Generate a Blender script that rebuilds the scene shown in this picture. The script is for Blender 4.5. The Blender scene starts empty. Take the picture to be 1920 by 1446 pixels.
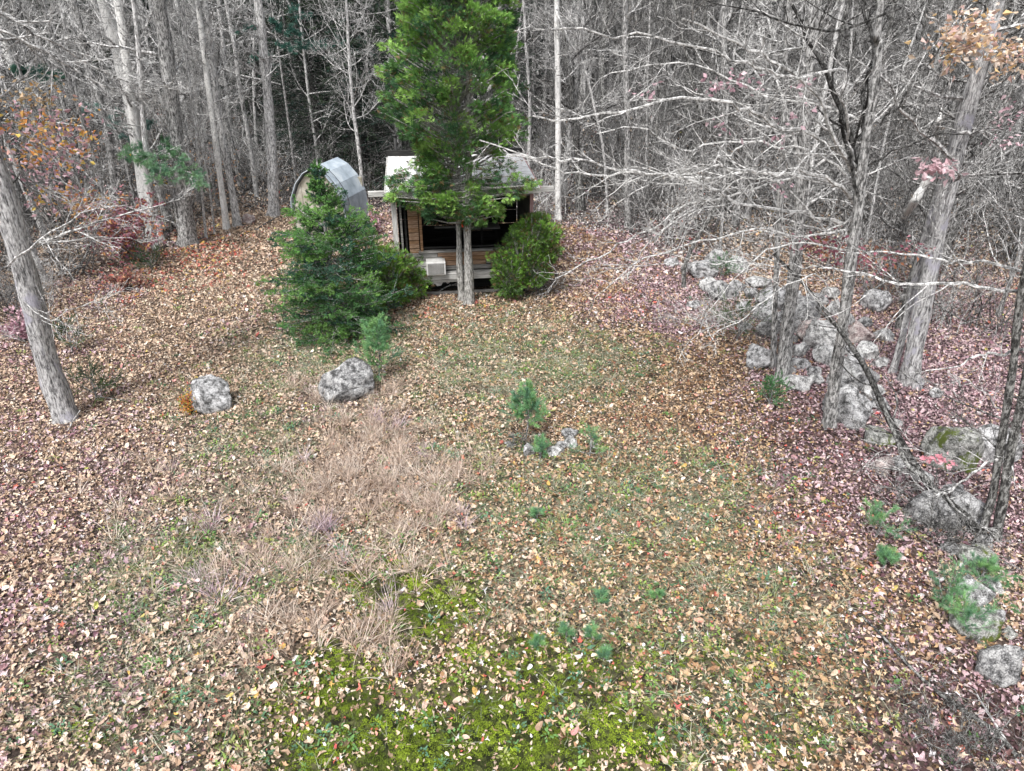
import bpy, math, random
import numpy as np
from mathutils import noise as mnoise, Vector

rng = np.random.default_rng(11)
R = math.radians
sc = bpy.context.scene
C = sc.collection

# ------------------------------------------------------------------ camera, light, exposure
CAMH, PITCH, F = 7.0, R(28), 1333.33
cam = bpy.data.cameras.new('camera'); camo = bpy.data.objects.new('camera', cam); C.objects.link(camo)
camo.location = (0, 0, CAMH); camo.rotation_euler = (R(90) - PITCH, 0, 0)
cam.lens = 25; cam.sensor_width = 36; cam.clip_start = .05; cam.clip_end = 600
sc.camera = camo

SUN_EL, SUN_AZ = R(58), R(205)          # azimuth clockwise from +Y: behind the camera, to the left
w = bpy.data.worlds.new('World'); sc.world = w; w.use_nodes = True
nt = w.node_tree; nt.nodes.clear()
sky = nt.nodes.new('ShaderNodeTexSky'); sky.sky_type = 'NISHITA'; sky.sun_disc = False
sky.sun_elevation = SUN_EL; sky.sun_rotation = SUN_AZ; sky.dust_density = 4.0; sky.air_density = 1.0; sky.ozone_density = 1.0
hs = nt.nodes.new('ShaderNodeHueSaturation'); hs.inputs['Saturation'].default_value = .22
bg = nt.nodes.new('ShaderNodeBackground'); bg.inputs['Strength'].default_value = .09
wo = nt.nodes.new('ShaderNodeOutputWorld')
nt.links.new(sky.outputs[0], hs.inputs['Color']); nt.links.new(hs.outputs[0], bg.inputs[0]); nt.links.new(bg.outputs[0], wo.inputs[0])
sun = bpy.data.lights.new('sun', 'SUN'); sun.energy = 1.5; sun.angle = R(10); sun.color = (1, .97, .93)
suno = bpy.data.objects.new('sun', sun); C.objects.link(suno)
sd = Vector((math.sin(SUN_AZ) * math.cos(SUN_EL), math.cos(SUN_AZ) * math.cos(SUN_EL), math.sin(SUN_EL)))
suno.rotation_euler = sd.to_track_quat('Z', 'Y').to_euler()
sc.view_settings.view_transform = 'Standard'; sc.view_settings.look = 'None'
sc.view_settings.exposure = 1.3; sc.view_settings.gamma = 1
sc.render.resolution_x = 1024; sc.render.resolution_y = 771

# ------------------------------------------------------------------ geometry of the view (photo pixels -> places)
cp, sp_ = math.cos(PITCH), math.sin(PITCH)

def ray(px, py):
    u, v = (px - 960) / F, (723 - py) / F
    return np.array([u, cp + v * sp_, -sp_ + v * cp])

def at(px, py, Y):
    d = ray(px, py)
    return np.array([0, 0, CAMH]) + d * (Y / d[1])

def proj(P):
    P = np.asarray(P, float); q = P - np.array([0, 0, CAMH])
    z = q[..., 1] * cp - q[..., 2] * sp_; v = q[..., 1] * sp_ + q[..., 2] * cp
    return 960 + F * q[..., 0] / z, 723 - F * v / z

def sn(x, y, s=1., k=0.):
    "smooth cheap noise about -1..1"
    x = np.asarray(x) * s; y = np.asarray(y) * s
    return (np.sin(x * 1.7 + 2.1 * np.sin(y * .9 + k) + k) + np.sin(y * 2.1 + 1.7 * np.sin(x * 1.3 + 1.3 * k) + 2 * k)
            + .6 * np.sin((x + y) * 3.1 + k * 3 + 1.5 * np.sin(x * 2.7 - y * 1.9))) / 2.6

def sstep(a, b, x):
    t = np.clip((np.asarray(x, float) - a) / (b - a), 0, 1); return t * t * (3 - 2 * t)

def gh(x, y):
    x = np.asarray(x, float); y = np.asarray(y, float)
    h = .05 * sn(x, y, .35) + .02 * sn(x, y, 1.3, 2) + .008 * sn(x, y, 4.5, 5)
    t = np.clip(y - 30, 0, None)
    h = h + .19 * t * t / (t + 8)
    h = h + .25 * np.exp(-(((x - 7) / 2.2) ** 2 + ((y - 14.5) / 4.5) ** 2))
    tl = np.clip(-x - 15, 0, None); h = h + .05 * tl
    return h

def gp(px, py):
    d = ray(px, py); z = 0.
    for _ in range(12):
        t = (z - CAMH) / d[2]; p = np.array([0, 0, CAMH]) + d * t; z = .5 * z + .5 * float(gh(p[0], p[1]))
    p[2] = float(gh(p[0], p[1])); return p

def gz(x, y): return (x, y, float(gh(x, y)))

# ------------------------------------------------------------------ mesh accumulator
class Acc:
    def __init__(s): s.v = []; s.t = []; s.q = []; s.c = []; s.n = 0
    def add(s, V, tri=None, quad=None, col=(.5, .5, .5)):
        V = np.asarray(V, float).reshape(-1, 3)
        if tri is not None: s.t.append(np.asarray(tri, int).reshape(-1, 3) + s.n)
        if quad is not None: s.q.append(np.asarray(quad, int).reshape(-1, 4) + s.n)
        col = np.asarray(col, float)
        if col.ndim == 1: col = np.tile(col, (len(V), 1))
        s.v.append(V); s.c.append(col); s.n += len(V)
    def mesh(s, name, mat, smooth=False):
        V = np.concatenate(s.v); c = np.concatenate(s.c)
        T = np.concatenate(s.t) if s.t else np.zeros((0, 3), int)
        Q = np.concatenate(s.q) if s.q else np.zeros((0, 4), int)
        me = bpy.data.meshes.new(name)
        me.vertices.add(len(V)); me.vertices.foreach_set('co', V.ravel())
        nl = T.size + Q.size
        me.loops.add(nl); me.loops.foreach_set('vertex_index', np.concatenate([T.ravel(), Q.ravel()]).astype(np.int32))
        me.polygons.add(len(T) + len(Q))
        ls = np.concatenate([np.arange(len(T)) * 3, T.size + np.arange(len(Q)) * 4]).astype(np.int32)
        me.polygons.foreach_set('loop_start', ls)
        me.polygons.foreach_set('use_smooth', np.full(len(T) + len(Q), bool(smooth)))
        me.update(calc_edges=True); me.validate()
        if not smooth: me.shade_flat()
        a = me.attributes.new('col', 'FLOAT_COLOR', 'POINT')
        a.data.foreach_set('color', np.concatenate([c, np.ones((len(c), 1))], 1).ravel().astype(np.float32))
        if mat: me.materials.append(mat)
        return me

def nrm(a): return a / np.maximum(np.linalg.norm(a, axis=-1, keepdims=True), 1e-9)

def tubes(acc, P, Rd, S=3, col=(.5, .5, .5), cap=False):
    "P (N,K,3) polylines, Rd (N,K) radii"
    N, K, _ = P.shape
    T = np.empty_like(P); T[:, 1:-1] = P[:, 2:] - P[:, :-2]; T[:, 0] = P[:, 1] - P[:, 0]; T[:, -1] = P[:, -1] - P[:, -2]
    T = nrm(T)
    ref = np.where(np.abs(T[:, :1, 2:3]) > .8, np.array([1., 0, 0]), np.array([0, 0, 1.]))
    A = nrm(np.cross(T, ref)); B = np.cross(T, A)
    th = np.arange(S) * 2 * np.pi / S
    V = P[:, :, None] + Rd[:, :, None, None] * (np.cos(th)[None, None, :, None] * A[:, :, None] + np.sin(th)[None, None, :, None] * B[:, :, None])
    n0 = np.arange(N)[:, None, None] * K * S; k = np.arange(K - 1)[None, :, None] * S; j = np.arange(S)[None, None]; j2 = (j + 1) % S
    q = np.stack([n0 + k + j, n0 + k + j2, n0 + k + S + j2, n0 + k + S + j], -1).reshape(-1, 4)
    c = np.asarray(col, float)
    if c.ndim == 2: c = np.repeat(c, K * S, 0)
    acc.add(V, quad=q, col=c)
    if cap:
        tri = []
        for n in range(N):
            e = n * K * S + (K - 1) * S
            tri += [(e, e + i, e + i + 1) for i in range(1, S - 1)]
        acc.t.append(np.array(tri) + acc.n - N * K * S)

def walk(p, d, L, K, wig, up, g=rng):
    N = len(p); P = np.empty((N, K, 3)); P[:, 0] = p; d = nrm(d.copy())
    for i in range(1, K):
        d = nrm(d + g.normal(0, wig, (N, 3)) + np.array([0, 0, 1.]) * up / K)
        P[:, i] = P[:, i - 1] + d * (L / (K - 1))[:, None]
    return P

def kids(P, Rd, per, frac, ang, K, wig=.16, up=.2, t0=.15, t1=.97, rf=.55, flat=.0, g=rng, Lmin=.1):
    N, Kp, _ = P.shape
    Lp = np.linalg.norm(P[:, 1:] - P[:, :-1], axis=2).sum(1)
    t = (np.arange(per)[None] + g.random((N, per))) / per * (t1 - t0) + t0
    f = t * (Kp - 1); i = np.minimum(f.astype(int), Kp - 2); fr = (f - i)[..., None]
    n = np.arange(N)[:, None]
    p = P[n, i] * (1 - fr) + P[n, i + 1] * fr; T = nrm(P[n, i + 1] - P[n, i])
    r = Rd[n, i] * (1 - fr[..., 0]) + Rd[n, i + 1] * fr[..., 0]
    q = g.normal(size=T.shape); q[..., 2] *= (1 - flat)
    q = nrm(q - (q * T).sum(-1, keepdims=True) * T)
    a = R(ang) * (1 + .3 * g.normal(size=t.shape))[..., None]
    d = T * np.cos(a) + q * np.sin(a)
    L = np.maximum(Lp[:, None] * frac * (1.15 - .7 * t) * g.uniform(.6, 1.25, t.shape), Lmin)
    d = d.reshape(-1, 3); p = p.reshape(-1, 3); L = L.ravel(); r0 = (r.ravel() * rf)
    Q = walk(p, d, L, K, wig, up, g)
    rad = r0[:, None] * np.linspace(1, .35, K)[None]
    return Q, rad

def cr(P, n):
    "catmull-rom resample of a polyline"
    P = np.asarray(P, float); Pe = np.vstack([2 * P[0] - P[1], P, 2 * P[-1] - P[-2]]); out = []
    m = len(P) - 1
    for u in np.linspace(0, m, n):
        i = min(int(u), m - 1); t = u - i; a, b, c, d = Pe[i:i + 4]
        out.append(.5 * (2 * b + (c - a) * t + (2 * a - 5 * b + 4 * c - d) * t * t + (3 * b - a - 3 * c + d) * t ** 3))
    return np.array(out)

# ------------------------------------------------------------------ materials
def newmat(name):
    m = bpy.data.materials.new(name); m.use_nodes = True; m.node_tree.nodes.clear(); return m, m.node_tree.nodes, m.node_tree.links

def nd(N, t, **kw):
    n = N.new('ShaderNode' + t)
    for k, v in kw.items():
        if k in n.inputs.keys(): n.inputs[k].default_value = v
        else: setattr(n, k, v)
    return n

def ramp(N, stops):
    r = N.new('ShaderNodeValToRGB'); e = r.color_ramp.elements
    while len(e) < len(stops): e.new(.5)
    for i, (p, c) in enumerate(stops):
        e[i].position = p; e[i].color = (c + (1,)) if len(c) == 3 else c
    return r

def mapped(N, L, scale, coord='Object'):
    tc = N.new('ShaderNodeTexCoord'); mp = N.new('ShaderNodeMapping'); mp.inputs['Scale'].default_value = scale
    L.new(tc.outputs[coord], mp.inputs['Vector']); return mp

def finish(N, L, colsock, rough=.85, bump=None, bstr=.4, bdist=.02, transl=0):
    p = N.new('ShaderNodeBsdfPrincipled'); p.inputs['Roughness'].default_value = rough
    p.inputs['Specular IOR Level'].default_value = .25
    if hasattr(colsock, 'links'): L.new(colsock, p.inputs['Base Color'])
    else: p.inputs['Base Color'].default_value = tuple(colsock) + (1,)
    if bump is not None:
        b = N.new('ShaderNodeBump'); b.inputs['Strength'].default_value = bstr; b.inputs['Distance'].default_value = bdist
        L.new(bump, b.inputs['Height']); L.new(b.outputs[0], p.inputs['Normal'])
    o = N.new('ShaderNodeOutputMaterial')
    if transl:
        t = N.new('ShaderNodeBsdfTranslucent'); mx = N.new('ShaderNodeMixShader'); mx.inputs[0].default_value = transl
        if hasattr(colsock, 'links'): L.new(colsock, t.inputs['Color'])
        L.new(p.outputs[0], mx.inputs[1]); L.new(t.outputs[0], mx.inputs[2]); L.new(mx.outputs[0], o.inputs[0])
    else: L.new(p.outputs[0], o.inputs[0])
    return p

def bark(name, dark, mid, light, sc_=(13, 13, 4), lichen=None, bands=False, bd=.02):
    m, N, L = newmat(name)
    mp = mapped(N, L, sc_); n1 = nd(N, 'TexNoise', Scale=2.0, Detail=10, Roughness=.8); L.new(mp.outputs[0], n1.inputs[0])
    r = ramp(N, [(.40, dark), (.485, mid), (.565, light)]); L.new(n1.outputs[0], r.inputs[0]); out = r.outputs[0]
    if bands:
        mp2 = mapped(N, L, (3, 3, 22)); n2 = nd(N, 'TexNoise', Scale=1.2, Detail=3); L.new(mp2.outputs[0], n2.inputs[0])
        r2 = ramp(N, [(.66, (0, 0, 0)), (.71, (1, 1, 1))]); L.new(n2.outputs[0], r2.inputs[0])
        mx = nd(N, 'MixRGB'); mx.inputs[2].default_value = (.05, .05, .05, 1); L.new(r2.outputs[0], mx.inputs[0]); L.new(out, mx.inputs[1]); out = mx.outputs[0]
    if lichen:
        mp3 = mapped(N, L, (1.6, 1.6, 1)); n3 = nd(N, 'TexNoise', Scale=2.3, Detail=5, Roughness=.6); L.new(mp3.outputs[0], n3.inputs[0])
        r3 = ramp(N, [(.56, (0, 0, 0)), (.64, (1, 1, 1))]); L.new(n3.outputs[0], r3.inputs[0])
        mx = nd(N, 'MixRGB'); mx.inputs[2].default_value = lichen + (1,); L.new(r3.outputs[0], mx.inputs[0]); L.new(out, mx.inputs[1]); out = mx.outputs[0]
    finish(N, L, out, .9, n1.outputs[0], .9, bd); return m

M = {}
M['bark_pale'] = bark('pale_bark', (.07, .07, .07), (.36, .357, .355), (.78, .775, .77))
M['bark_grey'] = bark('grey_bark', (.03, .03, .03), (.19, .188, .185), (.62, .615, .61), bd=.04)
M['bark_big'] = bark('furrowed_bark', (.05, .05, .052), (.375, .37, .375), (.78, .775, .78), (15, 15, 3), lichen=(.50, .49, .56), bd=.06)
M['bark_dark'] = bark('dark_bark', (.02, .02, .02), (.07, .068, .065), (.34, .34, .33), (10, 10, 4))
M['birch'] = bark('birch_bark', (.40, .40, .39), (.72, .715, .70), (.86, .855, .84), bands=True)
M['twig'] = bark('twig_bark', (.06, .06, .06), (.30, .298, .295), (.78, .775, .77), (7, 7, 7))
M['twig_dark'] = bark('dark_twig_bark', (.015, .015, .015), (.06, .059, .057), (.36, .355, .35), (7, 7, 7))
M['limb'] = bark('limb_bark', (.08, .08, .08), (.40, .397, .39), (.78, .775, .77), (7, 7, 7))  # sky light on the low branches painted in as paler bark
M['bark_black'] = bark('blackened_bark', (.008, .008, .008), (.022, .021, .02), (.16, .158, .155), (9, 9, 4))
M['cedar_bark'] = bark('cedar_bark', (.05, .048, .045), (.28, .275, .26), (.62, .61, .59), (16, 16, 3.5), bd=.04)

def attr_mat(name, inst=False, transl=.25, rough=.7, spec=.25):
    m, N, L = newmat(name)
    a = N.new('ShaderNodeAttribute'); a.attribute_name = 'col'; a.attribute_type = 'INSTANCER' if inst else 'GEOMETRY'
    out = a.outputs['Color']
    if inst:
        tc = mapped(N, L, (1, 1, 1)); n = nd(N, 'TexNoise', Scale=14, Detail=3); L.new(tc.outputs[0], n.inputs[0])
        r = ramp(N, [(.3, (.62, .6, .58)), (.62, (1.12, 1.1, 1.06))]); L.new(n.outputs[0], r.inputs[0])
        mx = nd(N, 'MixRGB', blend_type='MULTIPLY'); mx.inputs[0].default_value = 1; L.new(out, mx.inputs[1]); L.new(r.outputs[0], mx.inputs[2]); out = mx.outputs[0]
    p = finish(N, L, out, rough, transl=transl); p.inputs['Specular IOR Level'].default_value = spec
    return m
M['leaf_inst'] = attr_mat('fallen_leaf', True, 0)
M['blade_inst'] = attr_mat('blade', True, 0)
M['foliage'] = attr_mat('foliage', False, .22)
M['needles'] = attr_mat('needles', False, .12)
M['dryleaf'] = attr_mat('clinging_leaf', False, .3)

def rock_mat(name, base, light, dark, moss=0., tint=None):
    m, N, L = newmat(name)
    mp = mapped(N, L, (1, 1, 1)); n1 = nd(N, 'TexNoise', Scale=7.5, Detail=12, Roughness=.74); L.new(mp.outputs[0], n1.inputs[0])
    r = ramp(N, [(.40, dark), (.48, base), (.57, light)]); L.new(n1.outputs[0], r.inputs[0]); out = r.outputs[0]
    n4 = nd(N, 'TexNoise', Scale=60, Detail=2); L.new(mp.outputs[0], n4.inputs[0])
    r4 = ramp(N, [(.35, (.6, .6, .6)), (.65, (1.15, 1.15, 1.15))]); L.new(n4.outputs[0], r4.inputs[0])
    mx = nd(N, 'MixRGB', blend_type='MULTIPLY'); mx.inputs[0].default_value = 1; L.new(out, mx.inputs[1]); L.new(r4.outputs[0], mx.inputs[2]); out = mx.outputs[0]
    if tint or moss:
        n2 = nd(N, 'TexNoise', Scale=2.1, Detail=6, Roughness=.65, Distortion=.4); mp2 = mapped(N, L, (1.3, 1.3, 1.3)); L.new(mp2.outputs[0], n2.inputs[0])
        a = .62 - moss * .25
        r2 = ramp(N, [(a, (0, 0, 0)), (a + .06, (1, 1, 1))]); L.new(n2.outputs[0], r2.inputs[0])
        mx = nd(N, 'MixRGB'); mx.inputs[2].default_value = (tint or (.10, .13, .03)) + (1,); L.new(r2.outputs[0], mx.inputs[0]); L.new(out, mx.inputs[1]); out = mx.outputs[0]
    finish(N, L, out, .9, n1.outputs[0], .8, .05); return m
M['rock_grey'] = rock_mat('grey_granite', (.28, .28, .285), (.58, .58, .59), (.07, .07, .07))
M['rock_pale'] = rock_mat('pale_granite', (.36, .36, .36), (.66, .66, .66), (.12, .12, .12))
M['rock_dark'] = rock_mat('dark_granite', (.20, .20, .205), (.45, .45, .45), (.05, .05, .05), .15, (.5, .5, .5))
M['rock_moss'] = rock_mat('mossy_granite', (.24, .245, .23), (.5, .5, .48), (.07, .07, .065), .45)
M['rock_pink'] = rock_mat('pinkish_granite', (.42, .34, .33), (.64, .58, .56), (.2, .15, .15))

# ground
def ground_mat():
    m, N, L = newmat('leafy_soil')
    a = N.new('ShaderNodeAttribute'); a.attribute_name = 'col'
    tc = mapped(N, L, (1, 1, 1)); v = nd(N, 'TexVoronoi', Scale=16); L.new(tc.outputs[0], v.inputs[0])
    n = nd(N, 'TexNoise', Scale=22, Detail=8, Roughness=.75); L.new(tc.outputs[0], n.inputs[0])
    sep = N.new('ShaderNodeSeparateColor'); L.new(v.outputs['Color'], sep.inputs[0])
    r = ramp(N, [(0, (.25, .25, .25)), (.5, (.8, .8, .8)), (1, (1.7, 1.65, 1.6))]); L.new(sep.outputs[0], r.inputs[0])
    r2 = ramp(N, [(.35, (.35, .35, .35)), (.62, (1.3, 1.3, 1.3))]); L.new(n.outputs[0], r2.inputs[0])
    m1 = nd(N, 'MixRGB', blend_type='MULTIPLY'); m1.inputs[0].default_value = 1; L.new(a.outputs['Color'], m1.inputs[1]); L.new(r.outputs[0], m1.inputs[2])
    m2 = nd(N, 'MixRGB', blend_type='MULTIPLY'); m2.inputs[0].default_value = 1; L.new(m1.outputs[0], m2.inputs[1]); L.new(r2.outputs[0], m2.inputs[2])
    finish(N, L, m2.outputs[0], .95, n.outputs[0], 1., .05); return m
M['ground'] = ground_mat()

def wood(name, c0, c1, c2, sc_=(2, 30, 30), rough=.85):
    m, N, L = newmat(name)
    mp = mapped(N, L, sc_); n = nd(N, 'TexNoise', Scale=1.3, Detail=8, Roughness=.7, Distortion=.3); L.new(mp.outputs[0], n.inputs[0])
    r = ramp(N, [(.3, c0), (.5, c1), (.68, c2)]); L.new(n.outputs[0], r.inputs[0])
    finish(N, L, r.outputs[0], rough, n.outputs[0], .5, .01); return m
M['wood_white'] = wood('weathered_white_wood', (.16, .155, .15), (.46, .455, .44), (.66, .65, .64))
M['wood_grey'] = wood('weathered_grey_wood', (.06, .06, .058), (.22, .215, .205), (.42, .41, .40))
M['wood_orange'] = wood('bare_orange_wood', (.10, .06, .042), (.28, .18, .12), (.48, .36, .26))
M['wood_brown'] = wood('brown_wood', (.07, .04, .022), (.24, .14, .08), (.40, .27, .17))
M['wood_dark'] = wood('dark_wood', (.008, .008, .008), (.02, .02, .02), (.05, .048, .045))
M['wood_pink'] = wood('faded_red_paint', (.2, .10, .10), (.42, .26, .26), (.55, .40, .40), (30, 30, 2))
M['wood_vert'] = wood('weathered_white_post', (.18, .175, .17), (.5, .49, .48), (.7, .69, .68), (30, 30, 2))
M['roof'] = wood('worn_white_roofing', (.30, .295, .295), (.74, .745, .755), (.84, .85, .86), (3, 5, 6))
M['blue_metal'] = wood('blue_grey_sheet', (.22, .27, .31), (.40, .47, .54), (.60, .66, .70), (1.2, 1.2, 1.2), .5)
M['tan_ply'] = wood('stained_pale_plywood', (.16, .15, .11), (.36, .34, .28), (.56, .54, .49), (1.5, 4, 1.5))
M['ac_white'] = wood('off_white_enamel', (.40, .39, .37), (.58, .58, .57), (.66, .66, .65), (2, 2, 2), .4)
M['ac_grille'] = wood('grey_plastic', (.07, .07, .07), (.12, .12, .12), (.18, .18, .18), (4, 4, 4), .5)
M['black'] = wood('blackened_metal', (.01, .01, .01), (.03, .03, .03), (.06, .06, .06), (5, 5, 5), .5)
M['insul'] = wood('torn_grey_sheet', (.16, .16, .16), (.42, .42, .42), (.6, .6, .6), (4, 4, 4))
M['tape'] = wood('red_ribbon', (.4, .03, .02), (.55, .05, .03), (.65, .1, .06), (4, 4, 4))

# ------------------------------------------------------------------ things and parts
def thing(name, label, cat, loc=(0, 0, 0), rz=0, group=None):
    o = bpy.data.objects.new(name, None); C.objects.link(o); o.location = tuple(map(float, loc)); o.rotation_euler = (0, 0, rz)
    o.empty_display_size = .1
    o['label'] = label; o['category'] = cat
    if group: o['group'] = group
    return o

def part(name, me, parent, loc=None, label=None, kind=None, rot=None):
    o = bpy.data.objects.new(name, me); C.objects.link(o); o.parent = parent
    if loc is not None: o.location = tuple(map(float, loc))
    if rot is not None: o.rotation_euler = rot
    if label: o['label'] = label
    if kind: o['kind'] = kind
    return o

def solo(name, me, label, cat, loc=(0, 0, 0), group=None, kind=None):
    o = bpy.data.objects.new(name, me); C.objects.link(o); o.location = tuple(map(float, loc))
    if label: o['label'] = label
    if cat: o['category'] = cat
    if group: o['group'] = group
    if kind: o['kind'] = kind
    return o

def boxmesh(name, sx, sy, sz, mat, bev=.006, wob=0., g=rng):
    "box centred at the origin with bevelled long edges and slightly uneven ends"
    x, y, z = sx / 2, sy / 2, sz / 2; b = min(bev, x * .4, y * .4, z * .4)
    def sec(X, s):
        return [(X, -y + b, -z), (X, y - b, -z), (X, y, -z + b), (X, y, z - b), (X, y - b, z), (X, -y + b, z), (X, -y, z - b), (X, -y, -z + b)]
    V = []
    for X in (-x, -x / 3, x / 3, x):
        s = np.array(sec(X, 1)); s[:, 1] += g.normal(0, wob); s[:, 2] += g.normal(0, wob); V.append(s)
    V = np.concatenate(V); q = []
    for k in range(3):
        for j in range(8): q.append((k * 8 + j, k * 8 + (j + 1) % 8, (k + 1) * 8 + (j + 1) % 8, (k + 1) * 8 + j))
    t = [(0, i + 1, i) for i in range(1, 7)] + [(24, 24 + i, 25 + i) for i in range(1, 7)]
    a = Acc(); a.add(V, tri=t, quad=q); return a.mesh(name, mat)

# ------------------------------------------------------------------ ground zones, written as patches on the photo's ground
def blob(px, py, L):
    o = np.zeros_like(px)
    for cx, cy, rx, ry, wt in L:
        d = np.sqrt(((px - cx) / rx) ** 2 + ((py - cy) / ry) ** 2)
        o = np.maximum(o, wt * (1 - sstep(.35, 1.3, d)))
    return o
Z_MOSS = [(880, 1400, 430, 110, 1), (800, 1140, 120, 90, .8), (1000, 1270, 260, 90, .75), (640, 1300, 130, 110, .85), (1130, 1380, 190, 90, .9),
          (700, 1090, 80, 60, .6), (1400, 1380, 220, 80, .3), (1330, 1240, 160, 70, .35), (200, 1370, 110, 50, .3), (370, 1030, 60, 40, .35)]
Z_GREEN = [(1000, 690, 260, 90, .8), (1150, 960, 330, 150, .8), (620, 690, 160, 60, .7), (470, 880, 140, 100, .6), (330, 1060, 200, 110, .9), (620, 640, 200, 60, .6), (250, 1180, 160, 80, .6),
           (1300, 1150, 380, 160, .6), (900, 880, 160, 130, .5), (300, 1260, 260, 110, .55), (560, 1060, 140, 90, .7), (1250, 1330, 500, 120, .55),
           (650, 1390, 600, 80, .45), (180, 1330, 200, 100, .5), (850, 1100, 220, 110, .6), (500, 780, 200, 90, .35), (920, 590, 160, 30, .3)]
Z_DRY = [(670, 790, 110, 60, .9), (610, 930, 120, 110, 1), (760, 930, 110, 130, 1), (440, 1030, 80, 70, .9), (620, 1080, 110, 60, .8),
         (540, 1190, 110, 80, .8), (710, 1190, 70, 70, .6), (650, 740, 120, 40, .6), (850, 880, 90, 60, .5), (690, 850, 110, 90, .9), (330, 1000, 160, 160, .35), (760, 1020, 110, 90, .8)]
Z_PINK = [(120, 1100, 330, 460, .55), (60, 640, 160, 70, .7), (190, 540, 110, 50, .7), (600, 760, 90, 40, .5), (420, 1000, 160, 150, .4), (300, 900, 150, 80, .4),
          (1800, 800, 420, 320, .95), (1560, 700, 150, 150, .85), (1240, 560, 190, 90, .8), (1170, 430, 150, 55, .9), (1130, 480, 130, 50, .6), (1620, 900, 160, 110, .6),
          (1830, 1330, 190, 190, .7), (700, 420, 60, 60, .8), (1680, 1200, 130, 130, .3), (1030, 375, 60, 30, .8), (470, 620, 120, 60, .2), (240, 440, 150, 40, .5)]
Z_RED = [(380, 480, 90, 50, .5), (250, 540, 90, 25, .35), (830, 580, 120, 14, .35), (1180, 560, 80, 30, .1), (1100, 990, 500, 300, .05), (900, 1300, 700, 200, .05)]
def zones(x, y):
    px, py = proj(np.stack([x, y, gh(x, y)], -1))
    j = 45 * sn(x, y, 2.3, 1); k = 30 * sn(x, y, 2.9, 4)
    px = px + j; py = py + k
    return blob(px, py, Z_MOSS), blob(px, py, Z_GREEN), blob(px, py, Z_DRY), blob(px, py, Z_PINK), blob(px, py, Z_RED)
def in_woods(x, y):
    "0 in the clearing, 1 in the woods"
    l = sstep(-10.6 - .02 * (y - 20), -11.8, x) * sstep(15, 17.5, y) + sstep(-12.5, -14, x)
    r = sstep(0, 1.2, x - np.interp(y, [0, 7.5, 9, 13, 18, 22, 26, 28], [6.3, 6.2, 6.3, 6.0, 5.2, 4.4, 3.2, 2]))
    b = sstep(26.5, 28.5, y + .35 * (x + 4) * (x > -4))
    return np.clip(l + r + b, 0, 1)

# ------------------------------------------------------------------ ground sheet
def build_ground():
    xs = np.concatenate([-np.geomspace(200, 14, 34), np.linspace(-13.8, 13.8, 190), np.geomspace(14, 200, 34)])
    ys = np.concatenate([np.linspace(-30, 2.5, 14), np.linspace(2.7, 30, 190), np.geomspace(30.3, 300, 60)])
    X, Y = np.meshgrid(xs, ys); Z = gh(X, Y)
    mo, gr, dr, pk, rd = zones(np.where(Y > 2.5, X, 0), np.maximum(Y, 2.5))
    iw = in_woods(X, Y)
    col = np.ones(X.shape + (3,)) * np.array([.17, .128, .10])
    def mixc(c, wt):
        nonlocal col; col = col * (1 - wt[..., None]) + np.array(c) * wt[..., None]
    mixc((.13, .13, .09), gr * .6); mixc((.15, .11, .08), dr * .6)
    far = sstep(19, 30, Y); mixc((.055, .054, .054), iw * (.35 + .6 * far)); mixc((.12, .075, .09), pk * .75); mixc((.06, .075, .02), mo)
    ny, nx = X.shape; i = np.arange(ny - 1)[:, None] * nx + np.arange(nx - 1)[None]
    q = np.stack([i, i + 1, i + nx + 1, i + nx], -1).reshape(-1, 4)
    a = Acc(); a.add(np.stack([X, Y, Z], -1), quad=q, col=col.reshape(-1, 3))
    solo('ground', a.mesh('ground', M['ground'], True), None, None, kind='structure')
build_ground()

# ------------------------------------------------------------------ small proto meshes for the uncountable ground cover
def proto_coll(name, meshes):
    c = bpy.data.collections.new(name)
    for i, me in enumerate(meshes):
        o = bpy.data.objects.new('%s_%02d' % (name, i), me); c.objects.link(o)
    return c

def leaf_proto(kind, mat, g):
    a = Acc()
    if kind == 'maple':
        ang = np.array([-90, -60, -35, -20, 5, 22, 40, 62, 78, 90]); rad = np.array([.15, .42, .85, .38, .5, 1.0, .62, .40, .75, 1.1])
        A = np.concatenate([ang, 180 - ang[::-1][1:-1]]); r = np.concatenate([rad, rad[::-1][1:-1]])
        P = np.stack([np.cos(np.radians(A)) * r, np.sin(np.radians(A)) * r, np.zeros(len(A))], -1) * .5
    else:
        t = np.linspace(0, 2 * np.pi, 11)[:-1]; P = np.stack([np.cos(t) * .26 * (1 - .25 * np.sin(t)), np.sin(t) * .5, t * 0], -1)
        if kind == 'lobed': P[:, :2] *= (1 + .28 * (-1) ** np.arange(10))[:, None]
    V = np.vstack([[0, 0, 0], P])
    c1, c2, c3 = g.normal(0, .7, 3)
    V[:, 2] = c1 * V[:, 0] ** 2 * 1.3 + c2 * V[:, 1] ** 2 * .9 + c3 * V[:, 0] * V[:, 1] + abs(g.normal(0, .35)) * np.abs(V[:, 0])
    V[1:, 2] += g.normal(0, .035, len(P))
    n = len(P); a.add(V, tri=[(0, 1 + i, 1 + (i + 1) % n) for i in range(n)])
    return a.mesh('leaf', mat)

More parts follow.
